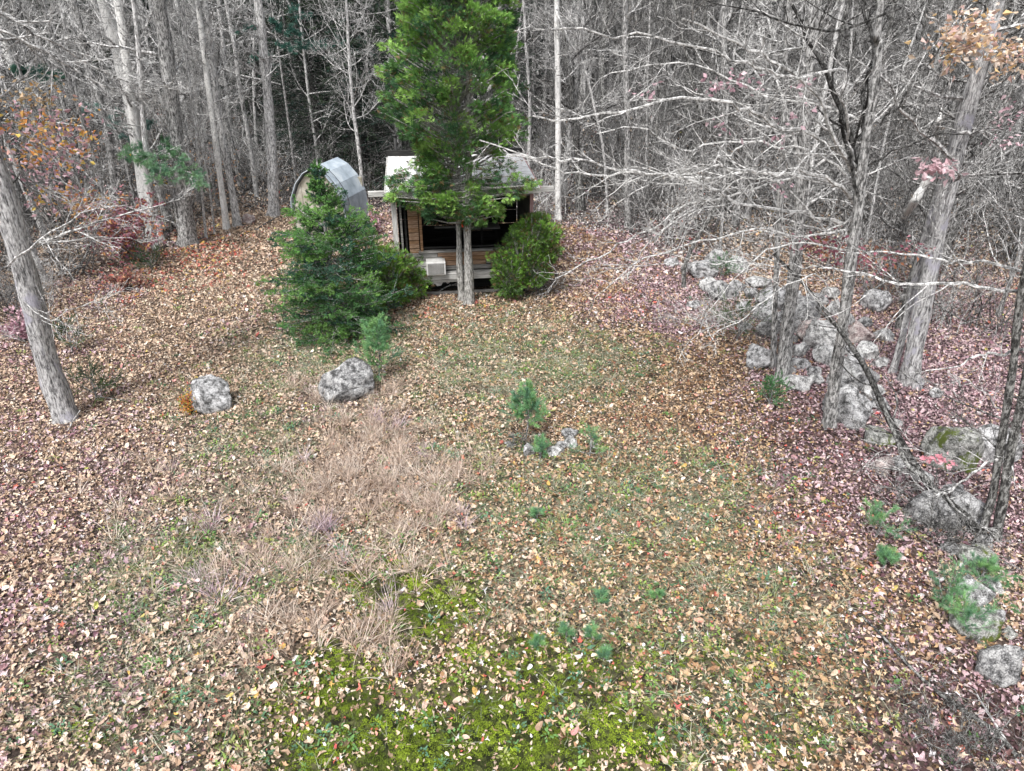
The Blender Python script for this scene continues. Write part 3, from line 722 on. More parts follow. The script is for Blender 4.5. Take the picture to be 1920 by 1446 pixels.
def hut():
    Y = 23.6; b = gp(608, 445); x = at(603, 420, Y)[0]
    o = thing('arched_shed', 'small arched shed with blue-grey curved roof and stained pale front behind the spruce', 'shed', gz(x, Y), R(-13))
    W, H0, H, D = .93, .9, 2.45, 1.7
    g = np.random.default_rng(31)
    def arc(n, e=0.):
        t = np.linspace(0, 1, n); kx = [-1, -.93, -.70, -.38, 0, .38, .70, .93, 1]; kz = [0, .36, .66, .88, 1, .88, .66, .36, 0]; u = np.linspace(0, 1, 9); return np.stack([np.interp(t, u, kx) * (W + e), H0 + (H - H0 + e) * np.interp(t, u, kz)], -1)
    A = arc(9)
    out = np.vstack([[(-W, 0)], A, [(W, 0)]])
    # front wall in vertical boards
    xs = np.linspace(-W, W, 6)
    for i in range(5):
        a0, a1 = xs[i] + .006, xs[i + 1] - .006; k = 5; xx = np.linspace(a0, a1, k); zz = np.interp(xx, A[:, 0], A[:, 1]) - .03
        V = np.concatenate([np.stack([xx, 0 * xx - .02, 0 * xx], -1), np.stack([xx, 0 * xx - .02, zz], -1), np.stack([xx, 0 * xx + .02, 0 * xx], -1), np.stack([xx, 0 * xx + .02, zz], -1)])
        q = [(j, j + 1, k + j + 1, k + j) for j in range(k - 1)] + [(2 * k + j + 1, 2 * k + j, 3 * k + j, 3 * k + j + 1) for j in range(k - 1)] + [(k + j, k + j + 1, 3 * k + j + 1, 3 * k + j) for j in range(k - 1)] + [(0, k, 3 * k, 2 * k), (k - 1, 3 * k - 1, 4 * k - 1, 2 * k - 1)]
        a = Acc(); a.add(V, quad=q); part('panel', a.mesh('panel', M['tan_ply']), o)
    part('hatch', boxmesh('hatch', .5, .03, .7, M['wood_grey'], .01), o, (.28, -.045, 1.35))
    part('slot_vent', boxmesh('slot_vent', .42, .02, .05, M['black'], .004), o, (.28, -.068, 1.72))
    # roof shell in bands
    n = 9; A0, A1 = arc(n, .04), arc(n, .065)
    for j in range(n - 1):
        V = []
        for y in (-.16, D):
            for p in (A0[j], A0[j + 1], A1[j + 1], A1[j]): V.append((p[0], y + .0 * j, p[1]))
        V = np.array(V); mid = V.mean(0); V = mid + (V - mid) * np.array([.992, 1, .992])
        a = Acc(); a.add(V, quad=[(0, 1, 2, 3), (7, 6, 5, 4), (0, 4, 5, 1), (1, 5, 6, 2), (2, 6, 7, 3), (3, 7, 4, 0)]); part('roof_sheet', a.mesh('roof_sheet', M['blue_metal']), o)
    for s in (-1, 1): part('side_wall', boxmesh('side_wall', .05, D - .1, H0, M['blue_metal'], .01), o, (s * (W + .02), D / 2, H0 / 2))
    part('rear_wall', boxmesh('rear_wall', 2 * W - .1, .05, 1.9, M['tan_ply'], .01), o, (0, D - .1, .95))
    for k in (0, 1):
        P = cr([(p[0] * 1.03, -.17 + .35 * k, p[1] + .05) for p in arc(9, .08)], 20)[None]; a = Acc(); tubes(a, P, np.full((1, 20), .009), 5); part('edge_trim', a.mesh('edge_trim', M['black']), o)
hut()

# ------------------------------------------------------------------ evergreens
def sprays(a, c, d, size, col, g, nl=6, wd=.10):
    N = len(c); d = nrm(d); nrmv = nrm(np.cross(d, g.normal(size=(N, 3)))); s = np.cross(d, nrmv)
    for k, an in enumerate(np.linspace(-62, 62, nl)):
        ca, sa = math.cos(R(an)), math.sin(R(an)); L = size * (1 - .35 * abs(an) / 62) * g.uniform(.75, 1.15, N)
        dd = d * ca + s * sa; ss = s * ca - d * sa; o = c + d * (size * .25 * (1 - abs(an) / 62))[:, None]
        b = g.normal(0, .12, (N, 1)) * nrmv
        V = np.stack([o, o + (dd * .5 + ss * wd + b) * L[:, None], o + (dd + b * 2) * L[:, None], o + (dd * .5 - ss * wd + b) * L[:, None]], 1)
        a.add(V, quad=np.arange(N * 4).reshape(-1, 4), col=np.repeat(col, 4, 0))

G_CEDAR = np.array([(.11, .24, .07), (.15, .30, .075), (.075, .17, .06), (.19, .36, .08), (.055, .13, .06), (.26, .44, .11)])
G_BROWN = np.array([(.16, .11, .05), (.22, .15, .08), (.12, .09, .045)])
def boughs(a, br, cen, axis, rad, nsp, size, pal, g, base_pts=None, brown=.1, up=.2):
    "clusters of sprays; cen (N,3), axis outward (N,3)"
    N = len(cen); bi = g.integers(0, len(pal), N); tone = g.uniform(.8, 1.25, N)
    q = g.normal(size=(N, nsp, 3)); q /= np.linalg.norm(q, axis=2, keepdims=True); q *= g.random((N, nsp, 1)) ** .4
    off = q * rad[:, None, None] * np.array([1, 1, .62])
    p = cen[:, None] + off; d = q * .8 + axis[:, None] * .9 + np.array([0, 0, up]) + g.normal(0, .25, q.shape)
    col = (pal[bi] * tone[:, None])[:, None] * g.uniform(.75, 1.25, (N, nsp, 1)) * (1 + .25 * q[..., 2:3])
    bm = g.random((N, nsp)) < brown; col[bm] = G_BROWN[g.integers(0, 3, int(bm.sum()))]
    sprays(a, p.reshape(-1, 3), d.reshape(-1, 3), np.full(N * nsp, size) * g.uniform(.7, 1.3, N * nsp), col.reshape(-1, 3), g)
    if base_pts is not None:
        m = (base_pts + cen) / 2 + np.array([0, 0, -.06]); tubes(br, np.stack([base_pts, m, cen, cen + axis * rad[:, None] * .6], 1), np.tile([.028, .02, .012, .005], (N, 1)), 4)

def big_cedar():
    b = gp(878, 570); Y = b[1]; g = np.random.default_rng(41)
    o = thing('cedar_tree', 'tall green cedar with two grey trunks standing right in front of the cabin', 'tree', b)
    tr = []
    for pix, r0 in (([(880, 566), (878, 500), (876, 430), (878, 360), (879, 290), (878, 200), (878, 100), (878, 20)], .115), ([(866, 560), (862, 500), (860, 430), (853, 370), (848, 300), (846, 200), (850, 100), (855, 20)], .08)):
        path = np.array([at(px, py, Y + (.0 if r0 > .09 else .22)) for px, py in pix]); path = np.vstack([path, path[-1] + [0, 0, 1.6], path[-1] + [0, .05, 3.0]]); path[0, 2] = b[2] - .1
        ta = Acc(); P, r = trunk_acc(ta, path - b, r0, .03, 14, 1.35, 40); part('trunk', ta.mesh('trunk', M['cedar_bark'], True), o); tr.append(P[0])
    T = tr[0]
    nb = 760
    z = 2.55 + (10 - 2.55) * g.random(nb) ** 1.15
    env = np.interp(z, [2.2, 2.9, 3.8, 4.5, 5.6, 6.6, 7.6, 9, 10.2], [.8, 1.0, .85, 1.55, 1.58, 1.38, 1.12, .7, .15])
    th = g.uniform(0, 2 * np.pi, nb); env = env * (1 + .13 * np.sin(3 * th + z * 2.1) + .10 * np.sin(5 * z + th))
    rr = env * (.30 + .70 * g.random(nb) ** .5)
    cx = np.interp(z, T[:, 2], T[:, 0]) - .28; cy = np.interp(z, T[:, 2], T[:, 1])
    # keep the gap over the roof (below 4.2 m only the boughs facing the lawn)
    cen = np.stack([cx + np.cos(th) * rr, cy + np.sin(th) * rr * .8, z + .12 * rr], -1); cen[:, 2] -= np.where(z < 3.4, .35 * rr, 0) * .5
    gap = (z > 3.0) & (z < 4.15) & (g.random(nb) < np.where(np.cos(th) > -.3, .70, .35))
    k = ~gap & ~((cen[:, 1] > CABY - b[1] + .1) & (z < 3.7)); cen, th, rr, z, cx, cy = [q_[k] for q_ in (cen, th, rr, z, cx, cy)]
    ax = np.stack([np.cos(th), np.sin(th), .25 + 0 * th], -1)
    base = np.stack([cx, cy, z - .35 * rr], -1)
    ca, ba = Acc(), Acc(); pal = G_CEDAR
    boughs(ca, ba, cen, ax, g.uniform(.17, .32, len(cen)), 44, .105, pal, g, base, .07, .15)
    # lower drooping boughs hiding the eaves
    low = [(735, 350), (755, 330), (790, 350), (990, 350), (975, 360), (955, 375), (810, 330), (835, 345), (930, 400), (790, 372), (745, 372), (775, 388), (800, 360), (835, 385), (850, 402), (820, 340), (760, 350), (905, 370), (940, 350), (965, 338), (925, 385), (880, 395), (790, 335), (745, 340), (890, 340), (985, 345), (812, 410), (870, 420), (900, 415), (840, 365), (920, 330), (950, 310), (780, 310), (735, 368)]
    cen = np.array([at(px + g.normal(0, 5), py + g.normal(0, 4), Y + g.uniform(-.5, .3)) - b for px, py in low for _ in range(2)])
    bx = np.stack([0 * cen[:, 0] - .02, 0 * cen[:, 0], cen[:, 2] - .1], -1)
    boughs(ca, ba, cen, nrm(cen * [1, 1, 0] + [0, -.3, .001]) + [0, 0, -.25], g.uniform(.14, .24, len(cen)), 34, .10, pal, g, bx, .12, 0)
    part('branches', ba.mesh('branches', M['cedar_bark']), o)
    part('crown', ca.mesh('crown', M['foliage']), o, kind='stuff')
    a = Acc(); P = cr([(0, -.02, 0), (.01, -.03, -.1), (-.015, -.03, -.22), (.0, -.02, -.32)], 8)[None]; tubes(a, P, np.full((1, 8), .02), 4)
    t = at(867, 402, Y - .22); solo('ribbon', a.mesh('ribbon', M['tape']), 'small red ribbon tied between the cedar trunks', 'ribbon', t)
big_cedar()

def bush(name, label, b, lobes, nb, size, pal, seed, cat='shrub', brown=.15, nsp=26, hollow=.55, trunkmat='cedar_bark'):
    "lobes: (dx, dy, cz, rx, rz)"
    g = np.random.default_rng(seed); o = thing(name, label, cat, b); ca, ba = Acc(), Acc(); cs = []; axs = []; bs = []
    for dx, dy, cz, rx, rz in lobes:
        n = max(6, int(nb * rx * rx * rz)); q = nrm(g.normal(size=(n, 3))); rad = hollow + (1 - hollow) * g.random((n, 1)) ** .6
        c = np.array([dx, dy, cz]) + q * rad * [rx, rx, rz]; c[:, 2] = np.maximum(c[:, 2], .08); cs.append(c); axs.append(q + [0, 0, .3]); bs.append(np.stack([dx * .6 + 0 * c[:, 0], dy * .6 + 0 * c[:, 0], c[:, 2] * .5], -1))
    cs, axs, bs = map(np.concatenate, (cs, axs, bs))
    boughs(ca, ba, cs, nrm(axs), g.uniform(.13, .24, len(cs)), nsp, size, pal, g, bs, brown, .25)
    top = max(l[2] for l in lobes)
    tubes(ba, cr([(0, 0, -.05), (.02, 0, top * .5), (0, 0, top)], 8)[None], np.linspace(.05, .015, 8)[None], 6)
    part('branches', ba.mesh('branches', M[trunkmat]), o); part('foliage', ca.mesh('foliage', M['foliage']), o, kind='stuff'); return o
ARB = np.array([(.15, .30, .05), (.23, .42, .07), (.10, .19, .045), (.065, .12, .04), (.15, .28, .07)])
b = gp(975, 556); bush('arborvitae_bush', 'round green arborvitae bush at the right corner of the cabin', b, [(.42, .1, 1.78, .56, .42), (.05, -.05, 1.45, .42, .45), (-.28, -.2, .72, .40, .62), (.30, .0, .95, .48, .62), (-.42, -.15, 1.15, .28, .3), (.68, .1, 1.35, .34, .36)], 700, .09, ARB, 51)
b = gp(728, 575); bush('arborvitae_bush', 'yellow-green arborvitae bush between the spruce and the cabin', b, [(.15, 0, 1.15, .48, .42), (.1, .1, .5, .6, .5), (-.45, .1, 1.55, .38, .42), (-.1, 0, .9, .5, .5)], 480, .09, ARB, 52)
b = gp(775, 558); bush('arborvitae_shrub', 'small pointed green shrub beside the air conditioner ledge', b, [(.02, -.1, .80, .24, .36), (.05, -.1, .45, .33, .32), (.25, -.1, .55, .2, .2)], 900, .10, ARB, 53, nsp=16)
b = gp(1003, 560); 

def needles(a, P, per, L, wd, col, g, spread=.9, fwd=.6):
    "needles along polylines P (N,K,3), col (N,3)"
    N, K, _ = P.shape; t = g.random((N, per)) * (K - 1) * .999; i = t.astype(int); f = (t - i)[..., None]; n = np.arange(N)[:, None]
    p = P[n, i] * (1 - f) + P[n, i + 1] * f; T = nrm(P[n, i + 1] - P[n, i]); q = g.normal(size=T.shape); q = nrm(q - (q * T).sum(-1, keepdims=True) * T)
    d = nrm(T * fwd + q * spread); s = nrm(np.cross(d, g.normal(size=d.shape))); l = L * g.uniform(.7, 1.2, t.shape)[..., None]
    V = np.stack([p - s * wd, p + s * wd, p + d * l], 2).reshape(-1, 3); c = np.repeat(col, per, 0) * g.uniform(.75, 1.25, (N * per, 1))
    a.add(V, tri=np.arange(len(V)).reshape(-1, 3), col=np.repeat(c, 3, 0))

def spruce(name, label, b, h, rb, seed, lean=(0, 0), dens=1., pal=((.035, .085, .03), (.05, .11, .035), (.03, .07, .045), (.07, .14, .04)), nl=.024, nw=.0028, gap=0., dead=0., wh=.15, per=34, cat='tree', group=None):
    g = np.random.default_rng(seed); o = thing(name, label, cat, b, 0, group); pal = np.array(pal)
    t = np.linspace(0, 1, 16); P = np.stack([lean[0] * t * t, lean[1] * t * t, -.05 + (h + .05) * t], -1)
    ta = Acc(); tubes(ta, P[None], (.018 + .045 * h / 4 * (1 - t))[None] * 1.1, 8); part('trunk', ta.mesh('trunk', M['bark_grey'], True), o)
    z, Ls, ph = [], [], []; zz = .12
    while zz < h * .97:
        f = zz / h; nb = int((7 if f < .85 else 4) * dens)
        for k in range(nb):
            if g.random() < gap * (f > .55): continue
            z.append(zz + g.normal(0, .04)); ph.append(g.uniform(0, 6.28)); Ls.append(rb * np.interp(f, [0, .12, .3, .55, .70, .78, .88, 1], [.80, 1, .92, .72, .50, .20, .12, .05]) * g.uniform(.55, 1.15))
        zz += wh * (1 if f < .7 else .85)
    z, Ls, ph = map(np.array, (z, Ls, ph)); n = len(z); f = z / h
    c = np.stack([np.interp(z, P[:, 2], P[:, 0]), np.interp(z, P[:, 2], P[:, 1]), z], -1)
    el = np.interp(f, [0, .3, .7, 1], [-.12, -.02, .25, 1.0]); d = np.stack([np.cos(ph), np.sin(ph), el], -1)
    ba, na = Acc(), Acc()
    B = walk(c, d, Ls, 8, .05, .25, g); rB = np.linspace(.018, .004, 8)[None] * np.ones((n, 1)); tubes(ba, B, rB, 4)
    S, rS = kids(B, rB, 12, .42, 52, 5, .05, .05, .12, .98, .6, .88, g, .09); rS = np.clip(rS, .002, .006); tubes(ba, S, rS, 3)
    S2, r2 = kids(S[Ls.repeat(12) > .5], rS[Ls.repeat(12) > .5], 4, .5, 45, 3, .05, 0, .1, .9, .6, .85, g, .07)
    bc = pal[g.integers(0, len(pal), n)] * g.uniform(.8, 1.2, (n, 1))
    needles(na, B[:, 2:], per, nl, nw, bc * 1.0, g)
    sc_ = np.repeat(bc, 12, 0) * g.uniform(.75, 1.3, (n * 12, 1)); needles(na, S, per, nl, nw, sc_, g)
    s2 = np.repeat(sc_[Ls.repeat(12) > .5], 4, 0); needles(na, S2, int(per * .5), nl, nw, s2 * 1.15, g)
    part('branches', ba.mesh('branches', M['bark_grey']), o); part('crown', na.mesh('crown', M['needles']), o, kind='stuff'); return o
b = gp(634, 622)
spruce('spruce_tree', 'dense dark green spruce with thin bare top in front of the arched shed', b, 4.25, 1.62, 61, dens=1.9, gap=.35, per=34, nl=.045, nw=.007, wh=.21, pal=((.06,.15,.05),(.09,.21,.055),(.045,.11,.07),(.13,.26,.065)))

def pine(name, label, b, h, rb, seed, pal=((.15, .32, .15), (.20, .40, .19), (.13, .27, .16), (.24, .44, .17)), n1=26, k=5, per=46, nl=.075, nw=.0022, z0=.15, cat='sapling', stem=.018, group=None, up=.8):
    g = np.random.default_rng(seed); o = thing(name, label, cat, b, 0, group); pal = np.array(pal)
    t = np.linspace(0, 1, 8); P = np.stack([.05 * h * np.sin(t * 3), 0 * t, h * t - .02], -1)[None]; r = (stem * (1.1 - .8 * t))[None]
    ta = Acc(); tubes(ta, P, r, 6); part('stem', ta.mesh('stem', M['bark_grey'], True), o)
    S, rS = kids(P, r, n1, rb / h * 1.3, 60, 6, .08, up, z0, .98, .6, 0, g, .05)
    na, ba = Acc(), Acc(); tubes(ba, S, np.clip(rS, .002, .01), 3)
    c1 = pal[g.integers(0, len(pal), len(S))]; T, rT = kids(S, rS, k, .5, 40, 4, .06, up * .6, .2, .98, .6, .3, g, .05)
    needles(na, S[:, 2:], per // 2, nl, nw, c1, g, .6, .8); needles(na, T, per, nl, nw, np.repeat(c1, k, 0), g, .6, .8); needles(na, P[:, -3:], per, nl, nw, pal[:1], g, .5, .9)
    part('branches', ba.mesh('branches', M['bark_grey']), o); part('needles', na.mesh('needles', M['needles']), o, kind='stuff'); return o
pine('white_pine_sapling', 'soft blue-green pine sapling behind the striped grey boulder', gp(710, 712), 1.25, .48, 71, n1=44, k=6, nw=.003)
pine('white_pine_sapling', 'bushy green pine sapling by the ring of small stones', gp(985, 826), 1.0, .42, 72, n1=40, k=6, nw=.0028, z0=.35)
pine('white_pine_sapling', 'low pine sapling just left of the pale stone in the stone ring', gp(1012, 860), .34, .22, 73, n1=16, k=4, cat='sapling')
pine('white_pine_sapling', 'thin sparse pine sapling just right of the stone ring', gp(1104, 858), .52, .26, 74, n1=14, k=4, per=26)
for i, (px, py, h, lb) in enumerate([(1126, 1130, .17, 'pine seedling right of the moss, farthest of the small round ones'), (1060, 1196, .17, 'left one of the two close pine seedlings at the edge of the moss'),
        (1108, 1202, .22, 'right and bigger one of the two close pine seedlings at the edge of the moss'), (1131, 1238, .15, 'small pine seedling nearest the viewer beside the moss'),
        (1009, 1214, .13, 'tiny faint pine seedling standing alone in the moss'), (1006, 976, .2, 'dark little pine seedling in the middle of the lawn'), (1230, 1124, .13, 'tiny dim pine seedling among red and tan leaves')]):
    pine('pine_seedling', lb, gp(px, py), h, h * .55, 80 + i, n1=9, k=3, per=40, nl=.07, nw=.0018, cat='seedling', stem=.006, group='pine seedlings around the moss')
for i, (px, py, h, rb, lb) in enumerate([(1640, 1010, .55, .38, 'wispy grey-green pine sapling on brown leaves before the right woods'), (1655, 1065, .25, .2, 'low bright pine seedling just below the wispy sapling'),
        (1765, 1135, .42, .38, 'blue-green pine sapling left of the two lichened stones'), (1800, 1185, .35, .36, 'blue-green pine sapling spreading over the lower lichened stone'), (1835, 1090, .3, .24, 'little pine seedling between the mossy stone and the lichened stone')]):
    pine('white_pine_sapling', lb, gp(px, py), h, rb, 90 + i, n1=16, k=5, per=36, nw=.002, group='pine saplings at the right edge')
LOWP = ((.05, .10, .04), (.07, .13, .05), (.10, .15, .05), (.05, .09, .055))
for i, (px, py, h, rb, lb) in enumerate([(180, 748, .5, .62, 'low dark juniper spreading right of the big leaning trunk'), (135, 660, .75, .4, 'dark scrubby evergreen behind the big leaning trunk'),
        (285, 508, .55, .7, 'low dark evergreen mound in front of the red leaved shrub'), (1440, 760, .55, .35, 'small green hemlock at the near end of the rock pile'), (1380, 640, .7, .9, 'low green juniper in front of the rock pile'), (1350, 520, .55, .4, 'bright green little evergreen among the pale rocks')]):
    bright = i in (3, 5); pine('juniper' if not bright else 'hemlock_sapling', lb, gp(px, py), h, rb, 100 + i, pal=LOWP if not bright else ((.07, .18, .07), (.10, .24, .10)), n1=26, k=6, per=44, nl=.035, nw=.0035, z0=.1, cat='shrub', up=.35)

# ------------------------------------------------------------------ stones
import bmesh
_ico = None
def ico():
    global _ico
    if _ico is None:
        bm = bmesh.new(); bmesh.ops.create_icosphere(bm, subdivisions=4, radius=1); bm.verts.ensure_lookup_table()
        _ico = (np.array([v.co[:] for v in bm.verts]), np.array([[v.index for v in f.verts] for f in bm.faces])); bm.free()
    return _ico
def rock(label, px, py, wpx, hr, mat, seed, dr=.8, flat=.0, rz=None, group=None, cuts=7, name='boulder', sink=.25, rough=1.):
    V, Fc = ico(); g = np.random.default_rng(seed); b = gp(px, py)
    depth = b[1] * cp + (CAMH - b[2]) * sp_; r = wpx * depth / F / 2
    W = V.copy()
    for _ in range(cuts + 6):
        n = nrm(g.normal(size=3) * [1, 1, .8]); c = g.uniform(.50, .90); d = W @ n; W -= np.outer(np.maximum(d - c, 0) * .88, n)
    off = g.uniform(0, 50, 3)
    nz = np.array([mnoise.noise(Vector(v * 1.6 + off)) * .20 + mnoise.noise(Vector(v * 4.3 + off)) * .09 * rough + mnoise.noise(Vector(v * 11 + off)) * .045 * rough for v in V])
    W *= (1 + nz)[:, None]
    ext = (W.max(0) - W.min(0)) / 2; W /= ext
    hz = r * 2 * hr; W *= np.array([r, r * dr, hz * .5 / (1 - sink)])
    W[:, 2] += hz * .5 / (1 - sink) - 2 * hz * .5 / (1 - sink) * sink
    a = Acc(); a.add(W, tri=Fc); o = solo(name, a.mesh(name, M[mat], True), label, 'rock', (b[0], b[1] + r * dr * .5, b[2] - .02), group); o.rotation_euler = (0, 0, g.uniform(-.5, .5) if rz is None else rz); return o
rock('smooth pale grey boulder alone on the left side of the lawn', 396, 770, 76, .80, 'rock_grey', 14, .85)
rock('big grey boulder with dark streaks down its left side, left of the pine sapling', 656, 750, 106, .66, 'rock_dark', 2, .8, rz=.1)
rock('whitish boulder half hidden under the skirt of the spruce', 643, 632, 40, .9, 'rock_pale', 3, .7)
rock('small white stone at the foot of the pointed shrub by the cabin', 762, 566, 16, .85, 'rock_pale', 4, .8)
G = 'small stones in a ring on the lawn'
for a_ in [('rounded upright grey stone at the left end of the stone ring', 990, 857, 18, 1.15, 'rock_grey', 5), ('flat whitish stone in the middle of the stone ring', 1040, 854, 30, .5, 'rock_pale', 6),
           ('rounded pale stone at the right of the stone ring', 1067, 841, 24, .75, 'rock_pale', 7), ('dark topped stone at the back of the stone ring', 1067, 822, 28, .5, 'rock_dark', 8),
           ('small grey stone tucked between the white middle stone and the right one', 1052, 842, 18, .7, 'rock_grey', 10), ('small grey stone between the upright stone and the low pine', 1003, 850, 15, .7, 'rock_grey', 13),
           ('little dark stone peeping out left of the stone ring under the pine', 954, 838, 16, .5, 'rock_dark', 9)]:
    rock(a_[0], a_[1], a_[2], a_[3] * 1.25, *a_[4:], group=G)
G = 'boulders piled along the edge of the right woods'
PILE = [
 (1262, 500, 26, .6, 'rock_grey', 'low grey stone at the far left tip of the rock pile'),
 (1318, 520, 52, .6, 'rock_grey', 'broad grey boulder at the far end of the rock pile'),
 (1345, 498, 40, .7, 'rock_pale', 'pale rounded boulder farthest back in the rock pile'),
 (1380, 512, 44, .6, 'rock_pale', 'pale lumpy boulder right of the farthest one in the pile'),
 (1425, 540, 50, .35, 'rock_pale', 'flat whitish slab near the bright little evergreen'),
 (1355, 560, 60, .5, 'rock_dark', 'dark flat rock below the bright little evergreen'),
 (1302, 578, 26, .5, 'rock_grey', 'small pale stone left of the low juniper'),
 (1398, 585, 30, .6, 'rock_grey', 'small round grey stone behind the low juniper'),
 (1455, 580, 56, .65, 'rock_grey', 'grey round boulder behind the twin trunk'),
 (1505, 600, 66, .5, 'rock_dark', 'wide dim boulder in the middle back of the pile'),
 (1515, 640, 44, .8, 'rock_pink', 'pinkish angular boulder leaning on a pale rounded one'),
 (1538, 655, 62, .75, 'rock_pale', 'big pale rounded boulder near the middle of the pile'),
 (1562, 592, 24, 1.1, 'rock_pale', 'upright pale egg shaped stone near the leaning pole'),
 (1530, 572, 40, .5, 'rock_dark', 'black mossy rock in the back of the pile'),
 (1440, 628, 40, .8, 'rock_dark', 'dark boulder just left of the grey trunk'),
 (1432, 690, 52, .6, 'rock_grey', 'grey boulder at the near left corner of the pile'),
 (1500, 668, 34, .7, 'rock_pale', 'pale rounded stone right of the grey trunk'),
 (1503, 692, 34, .5, 'rock_grey', 'flat grey stone right of the foot of the grey trunk'),
 (1547, 680, 36, .9, 'rock_pale', 'pale tall stone behind the forked trunk'),
 (1495, 730, 50, .5, 'rock_pale', 'bright flat stone on pink leaves in front of the pile'),
 (1610, 645, 46, .8, 'rock_pink', 'tan sided boulder right of the leaning pole'),
 (1628, 672, 42, .6, 'rock_pale', 'pale rounded boulder at the right side of the pile'),
 (1645, 585, 48, .7, 'rock_grey', 'grey upright boulder left of the big shaggy trunk'),
 (1600, 735, 82, .55, 'rock_dark', 'large dark faced boulder perched right of the forked trunk'),
 (1592, 795, 76, .7, 'rock_grey', 'large grey boulder at the foot of the forked trunk'),
 (1635, 750, 36, .7, 'rock_pale', 'whitish stone behind the dark leaning pole'),
 (1718, 726, 26, .8, 'rock_grey', 'small round stone at the foot of the big shaggy trunk'),
 (1757, 748, 22, 1., 'rock_grey', 'small upright grey stone alone on pink leaves'),
 (1650, 832, 50, .5, 'rock_moss', 'low mossy stone among pink leaves left of the leaning pole'),
 (1660, 888, 36, .7, 'rock_pink', 'pinkish rounded stone near the lower end of the leaning pole'),
 (1698, 880, 40, .4, 'rock_grey', 'flat grey stone right of the pinkish one'),
 (1785, 878, 92, .75, 'rock_moss', 'big squarish boulder with a moss covered top'),
 (1872, 865, 76, .75, 'rock_grey', 'grey boulder beside the dark trunk at the right edge'),
 (1760, 988, 80, .7, 'rock_dark', 'dark grey boulder behind the tangled dead branches'),
 (1810, 985, 60, .8, 'rock_grey', 'grey boulder against the foot of the leaning dark pole'),
 (1716, 970, 46, .35, 'rock_moss', 'low dark stone with a yellowish moss top'),
 (1836, 1068, 60, .55, 'rock_moss', 'pale stone with a yellow-green mossy corner'),
 (1830, 1132, 62, .7, 'rock_grey', 'lichened round stone above the other one by the pine saplings'),
 (1826, 1192, 76, .6, 'rock_moss', 'lichened green tinged stone half covered by pine needles'),
 (1882, 1278, 66, .95, 'rock_dark', 'dark spotted boulder nearest the lower right corner'),
 (1893, 1195, 30, .4, 'rock_moss', 'small flat mossy stone at the right edge'),
]
for i, (px, py, wp, hr, mt, lb) in enumerate(PILE): rock(lb, px, py, wp * 1.16, hr, mt, 200 + i, group=G if i < 27 else None)
G = 'small stones wedged between the pile boulders'
for i, (px, py, wp, hr, lb) in enumerate([(1480, 645, 24, .7, 'small stone between the dark boulder and the pinkish one'), (1575, 640, 28, .7, 'small stone wedged under the leaning pole, upper side'), (1590, 665, 26, .6, 'small stone under the leaning pole, lower side'),
  (1465, 605, 28, .6, 'small stone uphill of the dark boulder by the grey trunk'), (1555, 620, 26, .6, 'small stone above the big pale rounded boulder'), (1410, 560, 28, .6, 'small stone between the flat slab and the round one'), (1290, 510, 24, .6, 'small stone near the far left tip of the pile'),
  (1590, 610, 30, .7, 'small stone uphill of the tan sided boulder'), (1620, 615, 26, .7, 'small stone behind the tan sided boulder'), (1527, 705, 24, .6, 'small stone before the pale tall stone'), (1655, 690, 26, .6, 'small stone right of the pale rounded boulder'),
  (1480, 700, 22, .5, 'small stone beside the foot of the grey trunk'), (1570, 725, 30, .6, 'small stone left of the large dark faced boulder'), (1400, 620, 24, .5, 'small stone beside the low juniper'), (1470, 560, 30, .5, 'small stone at the back, behind the round boulder'),
  (1620, 780, 28, .6, 'small stone leaning on the large grey boulder'), (1680, 800, 26, .5, 'small stone below the large shaggy trunk'), (1845, 1025, 34, .6, 'small stone below the foot of the dark trunk'), (1785, 1040, 30, .5, 'small stone left of the yellow mossed one')]):
    rock(lb, px, py, wp * 1.2, hr, ['rock_grey', 'rock_pale', 'rock_dark'][i % 3], 400 + i, group=G)
G = 'more stones of the boulder pile'
for i, (px, py, wp, hr, lb) in enumerate([(1332, 545, 34, .6, 'stone downhill of the broad grey boulder'), (1385, 548, 34, .6, 'stone between the dark flat rock and the flat slab'), (1432, 600, 36, .7, 'rounded stone left of the grey trunk, mid height of the pile'),
  (1488, 625, 32, .7, 'rounded stone just right of the grey trunk'), (1572, 690, 40, .7, 'stone touching the forked trunk from the right'), (1603, 692, 36, .7, 'stone before the pale rounded boulder at the right side'), (1660, 640, 34, .7, 'stone between the upright boulder and the shaggy trunk'),
  (1482, 560, 34, .6, 'stone behind the wide dim boulder'), (1560, 560, 32, .6, 'stone at the top right of the pile'), (1420, 665, 30, .6, 'stone uphill of the near left corner boulder'), (1530, 720, 30, .5, 'stone between bright flat stone and forked trunk'),
  (1650, 770, 34, .6, 'stone beside the leaning pole below the whitish one'), (1730, 905, 36, .5, 'stone below the flat grey one'), (1790, 930, 40, .5, 'stone between the squarish mossy boulder and the dark one'), (1865, 1110, 34, .6, 'stone right of the upper lichened one'), (1870, 1165, 30, .6, 'stone right of the lower lichened one')]):
    rock(lb, px, py, wp * 1.15, hr, ['rock_pale', 'rock_grey'][i % 2], 500 + i, group=G)
rock('pale stone lying at the far left edge of the clearing by the trunks', 465, 420, 28, .6, 'rock_pink', 300)

